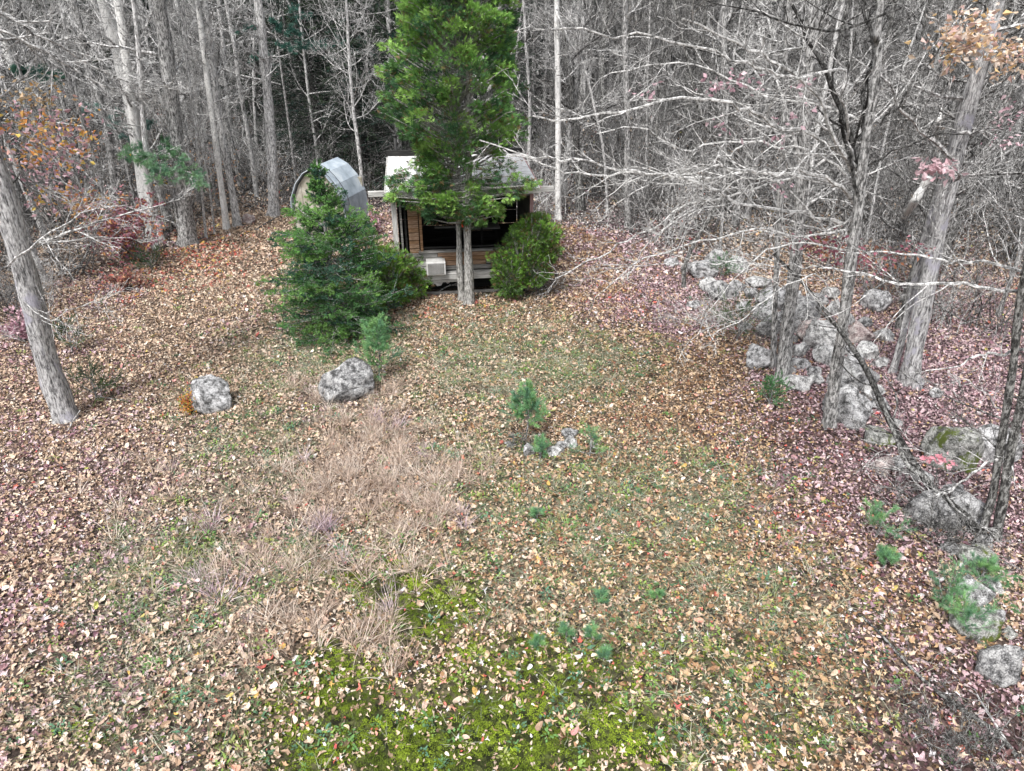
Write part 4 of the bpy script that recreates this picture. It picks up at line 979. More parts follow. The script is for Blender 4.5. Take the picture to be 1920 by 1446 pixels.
# ------------------------------------------------------------------ left woods: trunks one can tell apart
AUT = [(.70, .30, .08), (.72, .42, .14), (.60, .46, .12), (.66, .40, .34), (.58, .38, .42), (.50, .28, .10)]
PINKL = [(.62, .42, .48), (.50, .30, .36), (.70, .54, .58)]
mk_tree('leaning_tree', 'big pale furrowed trunk leaning at the left edge of the lawn', [(125, 785), (92, 690), (58, 560), (22, 420), (-30, 240), (-90, 30)], .21, .14, 'bark_big', flare=1.2, seed=1,
  limbs=[([(20, 478, 11.8), (90, 452, 12), (170, 420, 12.3), (260, 395, 12.8), (350, 372, 13.4)], .028, .006), ([(35, 470, 11.8), (110, 455, 12.2), (200, 447, 12.6), (290, 455, 13)], .022, .005),
         ([(15, 500, 11.6), (90, 440, 11.2), (160, 400, 11), (230, 385, 10.8)], .022, .005), ([(-20, 280, 11.8), (60, 340, 12.3), (130, 375, 12.8), (210, 400, 13.5)], .026, .005),
         ([(-40, 210, 11.8), (50, 260, 12.5), (130, 300, 13.2), (220, 345, 14)], .026, .005), ([(-70, -20, 12), (30, 40, 12.4), (110, 85, 12.8), (200, 140, 13.4), (300, 162, 14.5)], .036, .006),
         ([(-70, 20, 12), (40, 75, 12.2), (140, 130, 12.6), (230, 170, 13), (310, 165, 14)], .028, .005), ([(-30, 200, 12), (40, 150, 12.6), (100, 60, 13.4), (140, -20, 14)], .02, .005),
         ([(40, 560, 11.7), (90, 600, 11.3), (150, 575, 11), (200, 560, 10.8)], .012, .004), ([(60, 650, 11.7), (20, 630, 11.3), (-30, 640, 11)], .012, .004), ([(10, 420, 11.8), (60, 500, 12.6), (120, 520, 13.4)], .014, .004)], tw=(11, 6, 3), 
  leaves=[([(60, 230, 12.6), (95, 260, 12.6), (40, 215, 12.2), (125, 245, 13), (70, 285, 12.6), (100, 290, 13), (150, 270, 13)], .32, 75, .10, AUT + PINKL + [(.5, .36, .22)]), ([(130, 375, 12.8), (165, 390, 13), (95, 365, 12.8), (185, 385, 13)], .26, 75, .10, AUT + PINKL),
          ([(80, 180, 12.8), (30, 190, 12.4)], .22, 60, .08, [(.44, .34, .2), (.6, .44, .28)]), ([(110, 310, 12.8), (60, 330, 12.6)], .26, 60, .08, PINKL)])
LT = [
 ('birch_tree', 'thick bright white birch trunk leaning in the upper left, its twin just right', [(288, 440), (262, 300), (243, 190), (222, 100), (198, 18)], .21, .165, 'birch', None),
 ('birch_tree', 'slimmer white birch trunk crossing behind its thick twin in the upper left', [(300, 452), (272, 330), (250, 220), (236, 110), (223, 16)], .14, .11, 'birch', None),
 ('grey_tree', 'massive grey trunk at the left rim of the lawn behind the red shrub', [(352, 458), (345, 380), (335, 300), (318, 160), (300, 16)], .25, .18, 'bark_grey', (12, 2.2, .25, .4)),
 ('slender_tree', 'slender white speckled trunk just right of the massive grey one', [(425, 430), (412, 330), (398, 220), (385, 120), (372, 16)], .10, .075, 'birch', (14, 2.2, .3, .4)),
 ('slender_tree', 'pale trunk right of the slender speckled one, dividing the twigs', [(445, 424), (432, 340), (410, 210), (392, 60), (384, 0)], .12, .08, 'bark_pale', (14, 2.2, .3, .4)),
 ('slender_tree', 'thin pale trunk left of the smooth straight trunk', [(482, 370), (470, 280), (452, 180), (440, 90), (426, 16)], .09, .065, 'bark_pale', (14, 2.4, .3, .4)),
 ('beech_tree', 'smooth straight pale grey trunk left of the arched shed', [(513, 405), (510, 300), (504, 200), (494, 100), (485, 14)], .185, .135, 'bark_pale', (9, 3.4, .45, .1)),
 ('young_tree', 'thin young pale tree with fanned branches before the dark conifers', [(682, 395), (675, 300), (662, 200), (654, 100), (650, 16)], .075, .04, 'bark_pale', (30, 2.8, .3, .9)),
 ('grey_tree', 'dull grey trunk leaning in the left woods behind the white birches', [(222, 420), (208, 290), (190, 200), (168, 130), (142, 20)], .13, .10, 'bark_grey', (14, 2.2, .3, .4)),
 ('slender_tree', 'thin grey trunk between the leaning trunk and the birches', [(180, 390), (170, 300), (150, 200), (130, 110), (115, 16)], .07, .05, 'bark_pale', (16, 2.2, .3, .4)),
 ('short_trunk', 'pale thin trunk rising from the red shrub at the left', [(292, 470), (287, 420), (280, 330), (268, 220), (255, 40)], .10, .06, 'bark_pale', (14, 1.8, .35, .4)),
 ('birch_tree', 'white trunk piece showing at the far left border above the orange leaves', [(70, 330), (42, 170), (22, 120), (-10, 20)], .16, .13, 'birch', None),
 ('slender_tree', 'very thin pale stem right of the massive grey trunk', [(386, 447), (380, 380), (368, 250), (352, 130), (345, 30)], .045, .03, 'bark_pale', (18, 1.6, .2, .4)),
 ('slender_tree', 'very thin pale stem between the two speckled trunks', [(402, 438), (396, 380), (384, 300), (360, 180)], .035, .02, 'bark_pale', (18, 1.5, .2, .5)),
]
for i, (nm, lb, pix, r0, r1, mt, au) in enumerate(LT):
    mk_tree(nm, lb, pix, r0, r1, mt, auto=au or (14, 2.4, .3, .4), seed=20 + i, flare=1.3, mb='twig')

# ------------------------------------------------------------------ right woods: the near trees
RED = [(.34, .12, .15), (.28, .10, .14), (.42, .20, .24), (.38, .17, .10), (.26, .12, .14)]
PEACH = [(.74, .58, .44), (.66, .48, .36), (.70, .50, .26), (.76, .66, .58), (.66, .46, .42)]
mk_tree('maple_tree', 'dark limbed tree with wide reaching branches, foot among the boulders at the right', [(1556, 800), (1568, 700), (1582, 600), (1595, 490), (1608, 400), (1616, 320), (1626, 250), (1640, 170), (1648, 80), (1650, 14)], .105, .04, 'bark_grey', seed=60, flare=1.3, mb='bark_black', tw=(8, 4, 2), mb2='limb', limbs2=[
         ([(1600, 380, 11.5), (1560, 340, 11.2), (1500, 322, 11), (1440, 325, 10.9), (1390, 318, 10.8), (1340, 315, 10.7), (1270, 332, 10.6)], 0.0331, 0.0107),
         ([(1610, 320, 11.5), (1560, 272, 11.1), (1520, 252, 10.9), (1470, 240, 10.7), (1420, 212, 10.5), (1390, 200, 10.4), (1300, 182, 10.2), (1180, 205, 10), (1060, 228, 10), (1000, 214, 10)], 0.0347, 0.0107),
         ([(1612, 330, 11.4), (1570, 270, 11), (1540, 190, 10.8), (1500, 150, 10.6), (1440, 105, 10.4), (1370, 75, 10.2), (1280, 28, 10)], 0.0331, 0.0126),
         ([(1600, 300, 11.4), (1590, 240, 11), (1578, 175, 10.7), (1577, 130, 10.6), (1500, 145, 10.4), (1440, 132, 10.3), (1360, 105, 10.1), (1240, 72, 9.9), (1130, 62, 9.8), (1030, 56, 9.8)], 0.0232, 0.0099),
         ([(1560, 340, 12.2), (1480, 326, 12.1), (1400, 322, 12), (1320, 336, 11.9), (1240, 328, 11.8), (1180, 322, 11.7), (1120, 330, 11.6), (1070, 326, 11.6), (1000, 300, 11.5), (940, 282, 11.5)], 0.0282, 0.0099),
         ([(1580, 420, 11.6), (1500, 400, 11.5), (1400, 385, 11.4), (1340, 355, 11.3), (1300, 338, 11.3), (1240, 326, 11.2), (1150, 318, 11.1), (1080, 300, 11), (1010, 300, 11), (900, 262, 11)], 0.0282, 0.0099),
         ([(1400, 270, 10.5), (1340, 302, 10.4), (1270, 322, 10.4), (1200, 350, 10.3), (1130, 400, 10.3)], 0.0132, 0.0036),
         ([(1500, 330, 12.3), (1420, 350, 12.2), (1340, 376, 12.1), (1290, 385, 12), (1215, 430, 12), (1150, 465, 11.9), (1090, 500, 11.8), (1040, 520, 11.8)], 0.0215, 0.0090),
         ([(1560, 450, 12.3), (1470, 350, 12.2), (1400, 335, 12.2), (1320, 380, 12.1), (1230, 440, 12), (1180, 520, 12)], 0.0182, 0.0081),
         ([(1604, 400, 11.5), (1560, 430, 11.6), (1500, 420, 11.6), (1440, 400, 11.8), (1390, 330, 12), (1330, 375, 12)], 0.0166, 0.0045),
         ([(1590, 430, 11.6), (1500, 440, 11.4), (1420, 430, 11.2), (1340, 450, 11.1), (1250, 470, 11), (1170, 510, 10.9), (1120, 560, 10.9)], 0.0182, 0.0072),
         ([(1596, 470, 11.5), (1520, 455, 11.3), (1440, 470, 11.1), (1380, 520, 11), (1330, 580, 10.9), (1300, 640, 10.9)], 0.0149, 0.0054),
         ([(1580, 600, 11.4), (1540, 520, 11.2), (1500, 525, 11), (1450, 550, 10.8), (1420, 575, 10.7), (1370, 610, 10.6), (1320, 636, 10.6)], 0.0149, 0.0062),
         ([(1612, 350, 11.6), (1540, 290, 11.8), (1440, 270, 12), (1340, 270, 12.1), (1270, 280, 12.2), (1200, 240, 12.2), (1120, 250, 12.3)], 0.0215, 0.0081),
         ([(1620, 230, 11.6), (1540, 200, 11.8), (1440, 180, 12), (1330, 130, 12.1), (1220, 120, 12.2), (1120, 150, 12.2)], 0.0182, 0.0081),
  ],
  limbs=[([(1612, 345, 11.5), (1600, 270, 11.4), (1580, 200, 11.3), (1550, 140, 11.2), (1520, 80, 11.1), (1490, 10, 11)], .055, .02),
         ([(1625, 255, 11.5), (1618, 190, 11.7), (1638, 90, 11.9), (1616, 14, 12)], .045, .02),
         ([(1606, 300, 11.5), (1640, 250, 11.7), (1700, 180, 11.8), (1760, 90, 11.9), (1800, 20, 12)], .022, .008),
         ([(1616, 320, 11.5), (1680, 280, 11.2), (1740, 260, 11), (1830, 250, 10.8), (1900, 230, 10.6)], .016, .005),
         ([(1577, 215, 11.0), (1585, 260, 11.1), (1610, 370, 11.2)], .03, .03),
         ([(1690, 15, 10.4), (1560, 60, 10.2), (1440, 30, 10), (1300, -10, 10)], .02, .006)],
  leaves=[([(1335, 155, 10.6), (1345, 160, 10.6), (1390, 145, 10.6), (1355, 235, 10.9), (1455, 258, 11), (1475, 220, 11), (1405, 165, 10.6), (1525, 200, 11.2), (1220, 170, 10.2), (1510, 160, 10.8), (1465, 350, 11)], .11, 12, .09, PINKL),
          ([(1560, 455, 12), (1590, 470, 12), (1620, 480, 12), (1530, 465, 12), (1645, 490, 12), (1500, 455, 12), (1610, 500, 12), (1570, 485, 12)], .16, 34, .09, RED), ([(1680, 470, 12), (1700, 465, 12), (1660, 500, 12), (1730, 470, 12)], .13, 22, .08, RED)])
mk_tree('grey_tree', 'grey trunk standing behind the near corner boulder of the rock pile', [(1468, 712), (1475, 620), (1488, 520), (1500, 400), (1508, 300), (1512, 200), (1522, 90), (1530, 14)], .125, .075, 'bark_grey', auto=(16, 2.4, .3, .35), seed=61, mb='twig')
mk_tree('grey_tree', 'slim stem growing close beside the grey trunk at the rock pile', [(1450, 690), (1452, 600), (1456, 500), (1462, 380), (1470, 200), (1478, 14)], .06, .035, 'bark_grey', auto=(16, 2.0, .3, .35), seed=62, mb='twig')
mk_tree('old_tree', 'large shaggy whitish trunk leaning right with lilac lichen patches', [(1705, 722), (1722, 620), (1745, 500), (1765, 400), (1790, 300), (1815, 200), (1845, 100), (1868, 14)], .165, .105, 'bark_big', seed=63, flare=1.25, mb='twig', auto=(8, 2.0, .45, .2),
  limbs=[([(1790, 300, 12.6), (1730, 250, 12.3), (1690, 200, 12), (1660, 150, 11.8), (1600, 110, 11.6)], .04, .008), ([(1830, 130, 12.6), (1770, 60, 12.3), (1730, 20, 12)], .03, .01), ([(1800, 250, 12.6), (1850, 240, 12.2), (1905, 160, 11.8)], .03, .01), ([(1780, 330, 12.6), (1830, 325, 12), (1905, 325, 11.5)], .022, .008)],
  leaves=[([(1800, 50, 12.0), (1815, 75, 12), (1795, 85, 12), (1825, 45, 12), (1810, 95, 12), (1838, 60, 12)], .22, 60, .11, PEACH), ([(1885, 110, 12), (1895, 85, 12), (1890, 130, 12)], .16, 60, .10, PEACH),
          ([(1750, 312, 12), (1765, 315, 12), (1745, 318, 12)], .12, 36, .12, [(.72, .54, .58), (.62, .42, .46)]), ([(1885, 220, 12), (1890, 210, 12), (1880, 265, 12)], .14, 20, .08, PINKL)])
mk_tree('dead_tree', 'broken grey stem leaning along the left side of the large shaggy trunk', [(1672, 700), (1690, 640), (1712, 540), (1738, 430), (1768, 330), (1790, 250)], .07, .05, 'bark_big', seed=64, extra=.01, mb='twig')
mk_tree('dark_tree', 'dark trunk at the right edge beside the grey boulder, leaning outward', [(1868, 1012), (1880, 940), (1892, 860), (1915, 760), (1945, 600), (1985, 350)], .065, .05, 'bark_dark', seed=65, flare=1.5, mb='twig',
  limbs=[([(1925, 835, 8.6), (1880, 853, 8.4), (1840, 875, 8.3), (1800, 908, 8.2), (1772, 925, 8.1), (1758, 929, 8.1)], .026, .008), ([(1930, 655, 8.6), (1880, 662, 8.5), (1845, 668, 8.4), (1800, 680, 8.4), (1740, 692, 8.3)], .024, .006),
         ([(1940, 550, 8.6), (1880, 543, 8.5), (1800, 534, 8.6), (1740, 532, 8.7), (1690, 533, 8.8), (1640, 520, 8.9), (1560, 504, 9), (1500, 497, 9.2), (1420, 492, 9.4), (1330, 488, 9.6), (1250, 494, 9.8), (1130, 500, 10)], .024, .004),
         ([(1940, 505, 8.8), (1880, 498, 8.8), (1800, 490, 8.9), (1740, 482, 9), (1650, 476, 9.1), (1575, 476, 9.2)], .024, .006),
         ([(1772, 925, 8.1), (1800, 960, 8.2), (1840, 985, 8.3), (1880, 1020, 8.3)], .014, .005), ([(1760, 928, 8.1), (1730, 915, 8.1), (1690, 880, 8.2), (1640, 860, 8.3)], .010, .004),
         ([(1895, 880, 8.6), (1830, 868, 8.4), (1740, 850, 8.3), (1660, 835, 8.3), (1600, 815, 8.3)], .009, .004), ([(1900, 800, 8.6), (1850, 740, 8.4), (1780, 700, 8.3)], .012, .004)], tw=(7, 4, 2),
  leaves=[([(1750, 865, 8.2), (1765, 862, 8.2), (1740, 860, 8.2), (1775, 868, 8.2)], .05, 12, .08, [(.66, .28, .34), (.6, .36, .4)])])
mk_tree('dark_tree', 'second dark stem just behind the dark trunk at the right edge', [(1840, 1005), (1858, 940), (1872, 860), (1882, 800), (1900, 690), (1925, 500)], .055, .045, 'bark_dark', seed=66, flare=1.4, auto=(10, 1.6, .3, .3), mb='twig_dark')

def pole(name, label, pix, r0, r1, mat, cat, twn=0, seed=0, S=8):
    b = gp(*pix[0][:2]); g = np.random.default_rng(seed + 900); pts = np.array([b if i == 0 else (at(*p) if len(p) == 3 else gp(*p) + [0, 0, .05]) for i, p in enumerate(pix)])
    o = thing(name, label, cat, b); a = Acc(); P = cr(pts - b, 6 * len(pix))[None]; r = np.linspace(r0, r1, P.shape[1])[None] * (1 + .08 * np.sin(np.arange(P.shape[1]) * 1.7))[None]
    tubes(a, P, r, S, cap=True); part('stem', a.mesh('stem', M[mat], True), o)
    if twn:
        ba = Acc(); P2, r2 = kids(P, r, twn, .28, 55, 6, .16, .1, .2, 1, .35, .1, g, .2); tubes(ba, P2, np.clip(r2, .004, .014), 4); P3, r3 = kids(P2, r2, 4, .5, 42, 4, .16, .1, .2, 1, .6, .1, g, .12); tubes(ba, P3, np.clip(r3, .003, .008), 3)
        part('twigs', ba.mesh('twigs', M['twig_dark' if 'dark' in mat or 'black' in mat else 'twig']), o)
    return o
pole('leaning_dead_pole', 'long dark dead pole leaning from the right edge up across the rock pile', [(1850, 1012), (1790, 950, 8.7), (1738, 905, 9.2), (1690, 830, 9.7), (1655, 760, 10.1), (1628, 700, 10.4), (1600, 655, 10.7), (1560, 600, 11.1), (1520, 548, 11.5), (1450, 475, 12)], .075, .022, 'bark_black', 'fallen tree', 10, 1)
pole('leaning_dead_pole', 'thinner dark pole beside the long one, parting from it near the boulders', [(1775, 965), (1740, 900, 9.0), (1700, 870, 9.3), (1672, 800, 9.8), (1645, 740, 10.2), (1590, 640, 10.9), (1530, 575, 11.5)], .045, .018, 'bark_dark', 'fallen tree', 8, 2)
pole('leaning_white_log', 'short white birch log leaning between trunks under pinkish leaves', [(1690, 415), (1710, 385, 17.5), (1728, 355, 17.4), (1742, 332, 17.3)], .10, .09, 'birch', 'log', 0, 3, 12)
pole('broken_snag', 'thin broken white snag standing in the right woods', [(1752, 300), (1757, 250, 24), (1766, 195, 24)], .10, .06, 'birch', 'snag', 0, 4)
pole('fallen_branch', 'long dark fallen branch with tangled twigs in the lower right corner', [(1590, 1135), (1640, 1185), (1690, 1240), (1740, 1290), (1800, 1335), (1860, 1375), (1905, 1425)], .012, .028, 'bark_dark', 'branch', 22, 5)
pole('fallen_branch', 'pale forked dead branch lying over leaves at the lower right edge', [(1910, 1430), (1880, 1390), (1855, 1350), (1830, 1310)], .02, .008, 'bark_pale', 'branch', 8, 6)
pole('fallen_branch', 'dark thin stick lying on leaves before the far left trunks', [(478, 432), (500, 421), (522, 408)], .03, .02, 'bark_dark', 'branch', 0, 7)
pole('fallen_branch', 'dark stick lying on the rim of the lawn by the massive grey trunk', [(362, 455), (378, 450), (392, 444)], .03, .02, 'bark_dark', 'branch', 0, 8)
pole('fallen_branch', 'pinkish grey stick propped at the foot of the big leaning trunk', [(122, 822), (135, 800), (150, 770, 11.3)], .02, .01, 'bark_pale', 'branch', 0, 9)

def brush(label, cx, cy, wpx, h, n, mat, seed, name='dead_brush', cat='brush', r=.006, up=.6):
    b = gp(cx, cy); g = np.random.default_rng(seed); rad = wpx * (b[1] * cp + 7 * sp_) / F / 2; o = thing(name, label, cat, b); a = Acc()
    p = np.stack([g.normal(0, rad * .45, n), g.normal(0, rad * .35, n), 0 * np.zeros(n)], -1); d = g.normal(0, .8, (n, 3)); d[:, 2] = abs(d[:, 2]) * .5 + up
    P = walk(p, d, h * g.uniform(.5, 1.2, n), 8, .14, -.3, g); rr = np.linspace(r, r * .45, 8)[None] * np.ones((n, 1)); tubes(a, P, rr, 4)
    P2, r2 = kids(P, rr, 6, .5, 45, 5, .16, 0, .15, 1, .7, .1, g, .1); tubes(a, P2, np.maximum(r2, .0028), 3); P3, r3 = kids(P2, r2, 4, .5, 42, 4, .16, 0, .15, 1, .7, .1, g, .08); tubes(a, P3, np.maximum(r3, .0022), 3)
    part('twigs', a.mesh('twigs', M[mat]), o); return o
brush('grey leafless brush behind the round bush at the cabin corner', 1010, 545, 70, .9, 50, 'twig_dark', 1)
brush('tangled grey dead branches in front of the dark boulder at the right', 1770, 1010, 110, .9, 34, 'twig_dark', 2, r=.012)
brush('white dead twigs lying on pink leaves below the pile', 1690, 915, 110, .5, 16, 'twig', 3, up=.1)
brush('dry grey twigs at the foot of the bushy pine sapling', 975, 838, 26, .26, 9, 'twig_dark', 4, r=.003)
brush('low dark brush in the lower right corner', 1810, 1390, 230, .4, 46, 'bark_dark', 5, r=.005, up=.2)
brush('pale twiggy brush in front of the far right pile stones', 1330, 610, 150, .9, 36, 'twig', 6)
brush('grey brush along the left rim behind the leaning trunk', 60, 560, 150, 1.2, 50, 'twig', 7)
brush('bare twigs standing before the middle of the rock pile', 1450, 640, 90, 1.1, 30, 'twig_dark', 8)

# leafy shrubs and ferns
def leafy(name, label, px, py, h, rad, n, pal, seed, size=.09, ns=14, cat='shrub'):
    b = gp(px, py); g = np.random.default_rng(seed); o = thing(name, label, cat, b); a = Acc(); th = g.uniform(0, 6.28, ns)
    P = walk(np.zeros((ns, 3)), np.stack([np.cos(th) * .5, np.sin(th) * .5, np.ones(ns)], -1) * [rad / h * 1.6, rad / h * 1.6, 1], h * g.uniform(.6, 1.1, ns), 8, .1, .1, g); rr = np.linspace(.012, .004, 8)[None] * np.ones((ns, 1)); tubes(a, P, rr, 4)
    P2, r2 = kids(P, rr, 6, .45, 45, 5, .15, .1, .2, 1, .6, .1, g, .08); tubes(a, P2, np.maximum(r2, .0025), 3); part('stems', a.mesh('stems', M['twig_dark']), o)
    la = Acc(); cen = P2[g.integers(0, len(P2), n), g.integers(1, 5, n)]; leaf_cluster(la, cen, .05, 2, size, pal, g); part('leaves', la.mesh('leaves', M['dryleaf']), o, kind='stuff'); return o
leafy('red_leaved_shrub', 'dark red and purple leaved shrub at the left rim of the lawn', 245, 500, 2.1, 1.0, 900, [(.34, .13, .16), (.46, .18, .12), (.28, .12, .18), (.56, .30, .14), (.50, .30, .36), (.22, .08, .10)], 1, .13, 26)
leafy('red_leaved_shrub', 'low crimson shrub in front of the dark evergreen mound', 240, 545, .7, .6, 200, [(.42, .16, .14), (.50, .26, .16), (.30, .12, .14), (.40, .28, .22)], 2, .11, 14)
leafy('orange_shrub', 'little orange and rust shrub touching the pale boulder', 361, 776, .42, .16, 420, [(.72, .38, .06), (.62, .22, .06), (.50, .14, .08), (.56, .42, .08), (.36, .40, .10)], 3, .045, 20)
leafy('maple_sapling', 'leafless sapling holding a few orange leaves at the left', 330, 400, 2.0, .7, 60, AUT, 4, .10, 8, 'sapling')
leafy('maple_sapling', 'sapling with orange and pink leaves beside the speckled trunks', 430, 400, 2.4, .8, 110, [(.66, .36, .16), (.60, .38, .40), (.56, .44, .32)], 5, .10, 8, 'sapling')
leafy('pink_leaved_shrub', 'low shrub with pinkish purple leaves left of the big leaning trunk', 48, 640, .8, .7, 260, PINKL + [(.34, .18, .24)], 6, .09, 16)
leafy('purple_leaved_shrub', 'purplish leaved brush between the arched shed and the cabin', 706, 440, .7, .4, 240, PINKL + [(.34, .18, .24), (.5, .3, .2)], 7, .08, 12)

def fern(label, px, py, L, nf, seed, col=(.10, .24, .10), group=None):
    b = gp(px, py); g = np.random.default_rng(seed); o = thing('fern', label, 'fern', b, 0, group)
    for f in range(nf):
        th = 2 * np.pi * f / nf + g.normal(0, .3); a = Acc(); d = np.array([[math.cos(th), math.sin(th), .9]]); P = walk(np.zeros((1, 3)), d, np.array([L * g.uniform(.8, 1.1)]), 16, .03, -2.4, g); tubes(a, P, np.full((1, 16), .003), 3, col)
        P = P[0]; T = nrm(np.gradient(P, axis=0)); s = nrm(np.cross(T, [0, 0, 1.])); V = []; wv = np.sin(np.linspace(.25, np.pi, 16)) * L * .2
        for k in range(1, 16):
            for sg in (-1, 1):
                e = P[k] + (s[k] * sg + T[k] * .35) * wv[k] - [0, 0, wv[k] * .15]; V.append([P[k] - T[k] * L * .018, P[k] + T[k] * L * .018, e])
        V = np.array(V).reshape(-1, 3); a.add(V, tri=np.arange(len(V)).reshape(-1, 3), col=np.array(col) * g.uniform(.8, 1.2)); part('frond', a.mesh('frond', M['foliage']), o)
fern('dark green fern on the lawn right of the pale boulder', 460, 783, .34, 8, 1, (.06, .15, .07))
fern('pale green fern at the right edge above the mossy ones', 1893, 1085, .42, 7, 2)
fern('bright fern growing beside the yellow-mossed stone', 1858, 1090, .36, 6, 3, (.16, .30, .14))
fern('small fern at the right edge below the others', 1893, 1130, .34, 6, 4)

# ------------------------------------------------------------------ the woods behind
DARKP = ((.022, .045, .028), (.035, .06, .035), (.018, .035, .025), (.045, .075, .04), (.03, .075, .06))
g = np.random.default_rng(77)
def conifer(seed, h, rb):
    g = np.random.default_rng(seed); pal = np.array(DARKP); ta = Acc(); tubes(ta, np.array([[(0, 0, -.1), (0, 0, h * .5), (.05, 0, h)]], float), np.array([[.17, .1, .02]]), 8)
    z = np.arange(.7, h, .13); z = np.repeat(z, 5); n = len(z); ph = g.uniform(0, 6.28, n); f = z / h; L = rb * (1.02 - f) ** .8 * g.uniform(.5, 1.15, n)
    B = walk(np.stack([0 * z, 0 * z, z], -1), np.stack([np.cos(ph), np.sin(ph), -.12 + .3 * f], -1), L, 7, .06, -.1, g); rB = np.linspace(.022, .005, 7)[None] * np.ones((n, 1)); ba, na = Acc(), Acc(); tubes(ba, B, rB, 4)
    S, rS = kids(B, rB, 12, .38, 55, 4, .08, -.1, .2, 1, .5, .8, g, .1); tubes(ba, S, np.clip(rS, .003, .007), 3); needles(na, S, 13, .075, .014, np.repeat(pal[g.integers(0, len(pal), n)] * g.uniform(.8, 1.2, (n, 1)), 12, 0), g, .8, .8)
    return ta.mesh('trunk', M['bark_dark'], True), ba.mesh('branches', M['twig_dark']), na.mesh('crown', M['needles'])
CORD = ['first', 'second', 'third', 'fourth', 'third', 'fifth', 'sixth', 'second', 'seventh', 'first', 'fourth', 'eighth', 'ninth']
CON = [conifer(1, 11, 2.6), conifer(2, 9, 2.2)]
for i, (x, y, s) in enumerate([(-8.6, 33, 1), (-6.4, 31.2, .95), (-4.3, 30.6, 1.05), (-2.6, 32, 1), (-7.4, 36, 1.15), (-5, 35.5, 1.2), (-3.0, 37, 1.2), (-10.5, 36.5, 1.1), (-1.2, 35.5, 1.1), (-12.8, 39, 1.1), (-9, 41, 1.3), (-5.5, 42, 1.3), (-1.5, 42, 1.3)]):
    o = thing('dark_conifer', '%s dark conifer from the left in the %s row behind shed and cabin' % (CORD[i], 'nearer' if y < 34 else 'rear'), 'tree', gz(x, y), g.uniform(0, 6), 'dark conifers behind the cabin'); o.scale = (s, s, s)
    t, b_, c_ = CON[i % 2]; part('trunk', t, o); part('branches', b_, o); part('crown', c_, o, kind='stuff')
for i, (x, y, s, lb) in enumerate([(19.5, 24.5, .42, 'small dark conifer at the right edge of the woods'), (-21, 30, .7, 'dark conifer deep in the left woods')]):
    o = thing('dark_conifer', lb, 'tree', gz(x, y), 1.); o.scale = (s, s, s); t, b_, c_ = CON[i]; part('trunk', t, o); part('branches', b_, o); part('crown', c_, o, kind='stuff')
# pine boughs on the left
def bough_pine(label, pts, seed, pal, h):
    b = gp(*pts[0][:2]); Y = pts[0][2]; b = at(pts[0][0], pts[0][1], Y); b = np.array(gz(b[0], b[1])); g = np.random.default_rng(seed); o = thing('pine_tree', label, 'tree', b)
    ta = Acc(); tubes(ta, cr([(0, 0, 0), (.05, 0, h * .5), (0, 0, h)], 10)[None], np.linspace(.06, .02, 10)[None], 8); part('trunk', ta.mesh('trunk', M['bark_grey'], True), o)
    ends = np.array([at(*p) for p in pts[1:]]) - b; n = len(ends); st = np.stack([0 * ends[:, 0], 0 * ends[:, 0], np.minimum(ends[:, 2] - .1, h)], -1); ba, na = Acc(), Acc()
    P = np.stack([st * (1 - t) + ends * t + np.array([0, 0, .12]) * math.sin(t * 3.1) for t in np.linspace(0, 1, 8)], 1); r = np.linspace(.02, .006, 8)[None] * np.ones((n, 1)); tubes(ba, P, r, 4)
    S, rS = kids(P, r, 12, .35, 50, 5, .08, .2, .25, 1, .5, .6, g, .2); tubes(ba, S, np.clip(rS, .003, .008), 3); T, rT = kids(S, rS, 5, .5, 42, 4, .08, .2, .2, 1, .5, .6, g, .1)
    pal = np.array(pal); c = pal[g.integers(0, len(pal), len(S))]; needles(na, S, 40, .10, .005, c, g, .7, .8); needles(na, T, 26, .10, .005, np.repeat(c, 5, 0), g, .7, .8)
    part('branches', ba.mesh('branches', M['bark_grey']), o); part('needles', na.mesh('needles', M['needles']), o, kind='stuff')
bough_pine('green pine with drooping boughs in front of the massive grey trunk', [(335, 430, 23), (230, 300, 22), (265, 305, 22), (300, 325, 21.5), (370, 330, 22), (345, 300, 22.5), (320, 275, 23), (385, 345, 22), (240, 285, 22.5), (290, 340, 21.5)], 5, [(.14, .28, .14), (.20, .36, .18), (.11, .23, .14), (.24, .40, .26)], 4.2)
bough_pine('blue-green pine boughs beside the white birches', [(262, 420, 25), (250, 220, 25), (270, 240, 25), (160, 205, 25), (215, 230, 25), (285, 235, 25.4), (255, 265, 24.7)], 6, [(.12, .24, .20), (.16, .30, .26), (.10, .20, .18)], 5.4)
bough_pine('teal pine crown behind the smooth straight trunk', [(560, 380, 29), (520, 50, 29), (560, 60, 29), (600, 90, 29), (475, 110, 29), (540, 90, 28.5), (640, 85, 29), (450, 60, 29), (580, 30, 29)], 7, [(.05, .14, .11), (.07, .18, .14), (.04, .11, .09)], 8.2)
bough_pine('small teal pine in the far left woods', [(80, 330, 27), (50, 130, 27), (100, 135, 27), (30, 135, 27), (115, 150, 27)], 8, [(.06, .16, .13), (.08, .2, .14)], 4.6)

